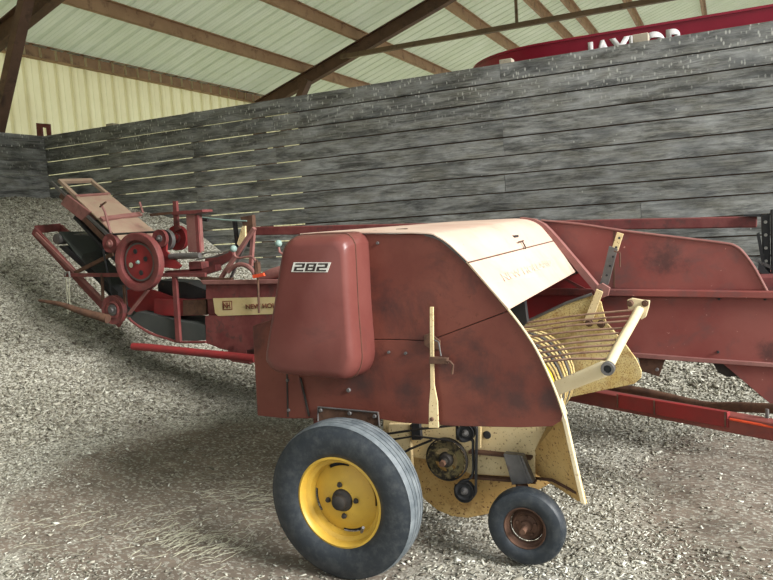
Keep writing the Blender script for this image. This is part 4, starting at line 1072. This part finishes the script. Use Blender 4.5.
m = MB(); q = line([(88.5, 228.5), (116, 250), (128, 262), (115, 262), (100, 250)], YT2); m.prism(q, [p+V((0, .01, 0)) for p in q]); m.build('belt_fin', 'black_iron', lo)
# link struts
MB().bar(PY(75, 272.8, YT-.05), PY(113, 254, YT-.05), .02, .035).build('strut', 'rust', lo)
cb = MB(); cb.bar(PY(65, 275, YT-.07), PY(206, 274.8, YT-.07), .03, .035); cbo = cb.build('cross_beam', 'red_frame', BR, bevel=.003)
MB().tube(line([(65, 275.5), (66, 272.5), (69, 272), (70, 277)], YT-.09), .010, 8).build('end_loop', 'grey_metal', cbo, smooth=True)
for a, b in (((66, 277), (68, 314)), ((69, 277), (70, 312)), ((66, 278), (71, 310))): MB().tube(line([a, b], YT-.09), .0045, 5).build('twine_strand', 'straw', cbo)
for a, b, w_ in (((102, 274), (103, 300), .022), ((124, 285), (126, 318), .022), ((129, 314), (148, 290), .03)):
    MB().bar(PY(*a, YT-.08), PY(*b, YT-.08), .02, w_, V((0, 1, 0))).build('frame_leg', 'rust' if w_ < .03 else 'pink_frame', cbo)
MB().plate([(171.5, 275), (175.5, 275), (180, 342), (175.5, 342)], YT-.08, .03).build('frame_leg', 'red_frame', BR, bevel=.003)
# upper conveyor with tan shield
P0, P1, P2, P3 = PY(58, 180, YT), PY(91, 179, YT2), PY(154, 230.5, YT2), PY(117, 236.5, YT)
def shp(u, v): # u along length, v across
    return P0.lerp(P3, u).lerp(P1.lerp(P2, u), v)
nrm = (P3-P0).cross(P1-P0).normalized(); nrm = -nrm if nrm.z < 0 else nrm
def slab(us, vs_, th, lift=0):
    q = [shp(us[0], vs_[0]), shp(us[1], vs_[0]), shp(us[1], vs_[1]), shp(us[0], vs_[1])]; m = MB()
    m.prism([p+nrm*lift for p in q], [p+nrm*(lift-th) for p in q]); return m
shl = slab((.30, 1.14), (0, 1), .012).build('upper_shield', 'shield_tan', BR, label='tan dusty sheet shield over the upper thrower belt')
slab((0, .32), (0, .09), .03, .01).build('shield_frame', 'shield_tan', shl)
slab((0, .32), (.91, 1.0), .03, .01).build('shield_frame', 'shield_tan', shl)
slab((0, .045), (0, 1.0), .03, .012).build('shield_frame', 'shield_tan', shl)
slab((.285, .315), (0, 1.0), .02, .012).build('shield_frame', 'pink_frame', shl)
slab((.70, .755), (0, 1.1), .02, .03).build('shield_strap', 'pink_frame', shl)
MB().bar(P0-nrm*.07+V((-.05, 0, .04)), shp(1.2, 0)-nrm*.05, .02, .03).build('side_rail', 'worn_steel', shl)
MB().bar(shp(.12, 0)-nrm*.10, shp(1.2, 0)-nrm*.12, .03, .05).build('side_rail', 'rust', shl)
m = MB(); q = [shp(.35, .1)-nrm*.2, shp(1.3, .1)-nrm*.24, shp(1.3, .9)-nrm*.24, shp(.35, .9)-nrm*.2]; m.prism(q, [p-nrm*.03 for p in q]); m.build('upper_belt', 'black_iron', shl)
m = MB(); q = line([(60, 204), (66.5, 194.5), (90, 212), (81, 220.5)], YT-.02); m.prism(q, [p+V((0, .3, 0)) for p in q]); m.build('end_box', 'pink_frame', shl, bevel=.006)
# strap uprights
MB().tube(line([(101, 204), (105, 212), (111, 234), (114, 243)], YT-.04), .011, 8).build('tension_rod', 'pink_frame', shl, smooth=True)
MB().tube(line([(100, 207), (103, 204), (106, 202)], YT-.05), .009, 6).build('rod_hook', 'rust', shl, smooth=True)
MB().tube([PY(139.5, 202, YT2), PY(143, 213, YT2)], .011, 6).build('strap_peg', 'pink_frame', shl)
# pulleys and flywheel
def big_wheel():
    c = PY(139, 262, YT-.16); r = .262
    prof = [(.0, .0), (r*.13, -.0), (r*.14, .004), (r*.66, .016), (r*.735, .014), (r*.75, -.026), (r*.77, -.030), (r*.98, -.030), (r, -.024), (r, .035), (r*.96, .04), (r*.7, .04), (r*.68, .022), (0, .02)]
    fwl = MB().lathe(c, prof, n=56).build('flywheel', 'red_frame', BR, smooth=True, label='large red flywheel with four round holes')
    MB().lathe(c, [(.0, -.004), (r*.60, .008), (r*.60, .004), (0, -.008)], n=40).build('wheel_face', 'red_bright', fwl, smooth=True)
    MB().lathe(c, [(r*.60, .006), (r*.655, .006), (r*.66, .003), (r*.60, .003)], n=40).build('worn_ring', 'worn_steel', fwl, smooth=True)
    for k in range(4):
        a = k*PI/2+.25; q = c+V((math.cos(a)*r*.35, -.010, math.sin(a)*r*.38))
        MB().lathe(q, [(0, -.003), (r*.085, -.003), (r*.09, 0)], n=18).build('round_hole', 'straw' if k == 2 else 'black_iron', fwl)
    MB().lathe(c, [(0, -.03), (.012, -.03), (.014, -.012), (.02, -.01)], n=10).build('hub', 'knob_green', fwl)
big_wheel()
p = pulley(112.5, 310, YT-.13, .135, 'red_frame', hub='worn_steel', wd=.05, name='belt_pulley')
MB().lathe(PY(112.5, 310, YT-.13), [(.055, -.002), (.07, -.01), (.085, -.002), (.085, .01), (.055, .01)], n=32).build('ring', 'red_frame', p, smooth=True)
pulley(110, 243.5, YT-.12, .088, 'red_frame', hub='pink_frame', wd=.04, name='belt_pulley')
pulley(159.5, 238.5, YT-.10, .080, 'red_frame', hub='worn_steel', wd=.03, name='belt_pulley')
pulley(164.5, 240, YT-.04, .094, 'worn_steel', hub='worn_steel', wd=.04, name='belt_pulley')
pulley(176.5, 238, YT+.14, .115, 'red_bright', hub='red_frame', wd=.04, name='belt_pulley')
MB().tube([PY(168, 237.5, YT+.0), PY(180, 237, YT+.2)], .028, 12).build('pulley_shaft', 'red_bright', BR, smooth=True)
MB().tube(line([(110, 234.5), (160, 231.6)], YT-.09), .010, 6).build('v_belt', 'black_iron', BR)
MB().tube(line([(103, 249), (113, 300)], YT-.06), .010, 6).build('v_belt', 'black_iron', BR)
MB().plate([(165, 236), (167, 236), (166, 251), (181, 266), (178, 269), (160, 267), (160, 252)], YT-.07, .02).build('gusset', 'red_bright', BR)
# mechanism tower
MB().plate([(185.8, 214.5), (194.5, 214.5), (197, 252.2), (188, 252.2)], YT+.0, .10).build('tower_post', 'pink_frame', BR, bevel=.004)
MB().plate([(194.5, 214.5), (197.5, 214.5), (200, 253), (197, 253)], YT+.0, .02).build('tower_flange', 'red_frame', BR)
MB().plate([(188.5, 262), (201, 262), (202, 270.5), (189.5, 271)], YT, .10).build('tower_foot', 'red_frame', BR)
MB().plate([(179, 211), (202, 209.5), (202.5, 212), (196, 213.8), (179, 214.6)], YT-.02, .14).build('tower_cap', 'red_frame', BR, bevel=.003)
MB().plate([(149.5, 213.6), (172, 211.6), (172, 214), (150, 216.4)], YT+.25, .03).build('toothed_bar', 'rust', BR)
MB().plate([(172.5, 201), (176, 201), (177.5, 226), (180, 229), (174, 232)], YT+.1, .03).build('lever_plate', 'red_frame', BR)
MB().plate([(172, 212), (180, 211), (180, 214.5), (172, 215)], YT+.09, .03).build('link', 'red_frame', BR)
MB().tube(line([(170, 256.5), (200, 255.5)], YT-.06), .027, 12).build('cylinder', 'worn_steel', BR, smooth=True)
MB().plate([(165, 271), (200, 269), (215, 265), (216, 271), (200, 276), (165, 276.5)], YT+.0, .08).build('deck_rail', 'red_frame', BR)
MB().plate([(205, 259), (232, 250), (233, 258), (216, 268), (204, 270)], YT+.2, .04).build('deck_plate', 'red_frame', BR)
MB().tube([PY(197, 216.5, YT+.2), PY(203, 217.5, YT+.2), PY(225, 220, YT+.2), PY(247, 221, YT+.2)], .007, 6).build('control_rod', 'knob_green', BR)
MB().tube([PY(199, 219, YT+.18), PY(208, 220, YT+.18)], .016, 8).build('rod_end', 'black_iron', BR)
MB().tube(smooth_curve(line([(200, 255), (210, 252), (222, 252), (234, 249)], YT-.02), 3), .008, 6).build('control_rod', 'grey_metal', BR, smooth=True)
MB().tube(smooth_curve(line([(196, 260), (206, 258), (218, 256), (228, 252)], YT-.02), 3), .006, 6).build('control_rod', 'worn_steel', BR, smooth=True)
# knotter stand: triangular braces, arch, twin ball handles, spring
MB().bar(PY(254.5, 228, YT), PY(221, 278, YT), .03, .038, V((0, 1, 0))).build('diagonal_brace', 'pink_frame', BR, bevel=.003)
MB().bar(PY(250.5, 233, YT+.03), PY(229.5, 281, YT+.03), .02, .02, V((0, 1, 0))).build('diagonal_brace', 'worn_steel', BR)
MB().bar(PY(253.5, 230, YT+.06), PY(251, 266, YT+.06), .03, .03, V((0, 1, 0))).build('upright', 'pink_frame', BR)
MB().plate([(232, 220), (235, 220), (238, 247), (235.5, 247)], YT+.22, .03).build('upright', 'black_iron', BR)
MB().plate([(240, 217), (252, 215), (253, 228), (248, 234), (243, 226)], YT+.2, .05).build('stand_head', 'rust', BR, bevel=.003)
MB().plate([(242, 226), (245, 226), (245, 240), (239, 246), (237, 244)], YT+.18, .04).build('stand_plate', 'cream', BR)
MB().plate([(246, 232), (252, 232), (252, 247), (247, 247)], YT+.25, .03).build('stand_plate', 'black_iron', BR)
MB().tube(smooth_curve(line([(228, 272), (233, 267), (241, 264.5), (249, 267), (255, 274)], YT-.02), 4), .020, 8).build('arch', 'pink_frame', BR, smooth=True)
MB().plate([(196, 276.5), (222, 278.5), (232, 284), (205, 283)], YT-.03, .05).build('case_lid', 'rust', BR)
MB().plate([(218, 278), (231, 278), (231, 284), (222, 284)], YT-.05, .04).build('brace_foot', 'rust', BR)
hd = MB().tube(smooth_curve(line([(234, 250), (235, 256), (239, 258), (246, 257), (252, 257), (256, 261)], YT-.08), 4), .010, 8).build('crank_handle', 'pink_frame', BR, smooth=True)
bm_ = bmesh.new(); bmesh.ops.create_uvsphere(bm_, u_segments=16, v_segments=10, radius=.030)
mm = MB(); mm.bm.free(); mm.bm = bm_; bmesh.ops.translate(bm_, verts=bm_.verts, vec=PY(233.5, 248.8, YT-.08)); mm.build('ball_knob', 'knob_green', hd, smooth=True)
bm_ = bmesh.new(); bmesh.ops.create_uvsphere(bm_, u_segments=16, v_segments=10, radius=.030)
mm = MB(); mm.bm.free(); mm.bm = bm_; bmesh.ops.translate(bm_, verts=bm_.verts, vec=PY(278.5, 243.5, YT-.08)); kb = mm.build('ball_knob', 'knob_green', BR, smooth=True)
MB().tube(line([(278.5, 245), (279.5, 252), (284, 255)], YT-.08), .010, 8).build('handle', 'pink_frame', kb)
spr = [PY(257, 262, YT-.1)+V((math.cos(i*.9)*.025, math.sin(i*.9)*.025, -i*.0016)) for i in range(70)]
MB().tube(spr, .006, 5).build('coil_spring', 'rust', BR)
MB().tube(line([(257, 260), (258, 282), (259, 313)], YT-.1), .010, 6).build('spring_rod', 'rust', BR)
MB().plate([(252, 275), (263, 273), (264, 276), (253, 278.5)], YT-.13, .02).build('marker_clip', 'orange_mark', BR)
MB().tube(smooth_curve(line([(262, 279), (270, 275), (280, 272), (292, 270)], YT+.0), 3), .050, 10).build('folded_cover', 'pink_frame', BR, smooth=True)

# ================================================================== LIGHT
w = bpy.data.worlds.new('world'); sc.world = w; w.use_nodes = True
nt = w.node_tree; bg = nt.nodes['Background']
tc = N(nt, 'ShaderNodeTexCoord'); sx = N(nt, 'ShaderNodeSeparateXYZ'); nt.links.new(tc.outputs['Generated'], sx.inputs[0])
rp = ramp(nt, sx.outputs[2], [(0.0, (.80, .84, .84)), (.25, (.95, 1.0, 1.0)), (1, (.84, .93, 1.0))])
nt.links.new(rp, bg.inputs['Color']); bg.inputs['Strength'].default_value = .75
def sun(d, energy, angle, col):
    l = bpy.data.lights.new('sun', 'SUN'); l.energy = energy; l.angle = math.radians(angle); l.color = col
    o = bpy.data.objects.new('sun', l); C.objects.link(o)
    o.rotation_euler = Vector(d).to_track_quat('-Z', 'Y').to_euler(); return o
sun((-.86, .13, -.44), 5.0, 24, (1, .985, .96))
vs = sc.view_settings; vs.view_transform = 'Standard'; vs.look = 'None'; vs.exposure = .72; vs.gamma = 1; vs.use_curve_mapping = False
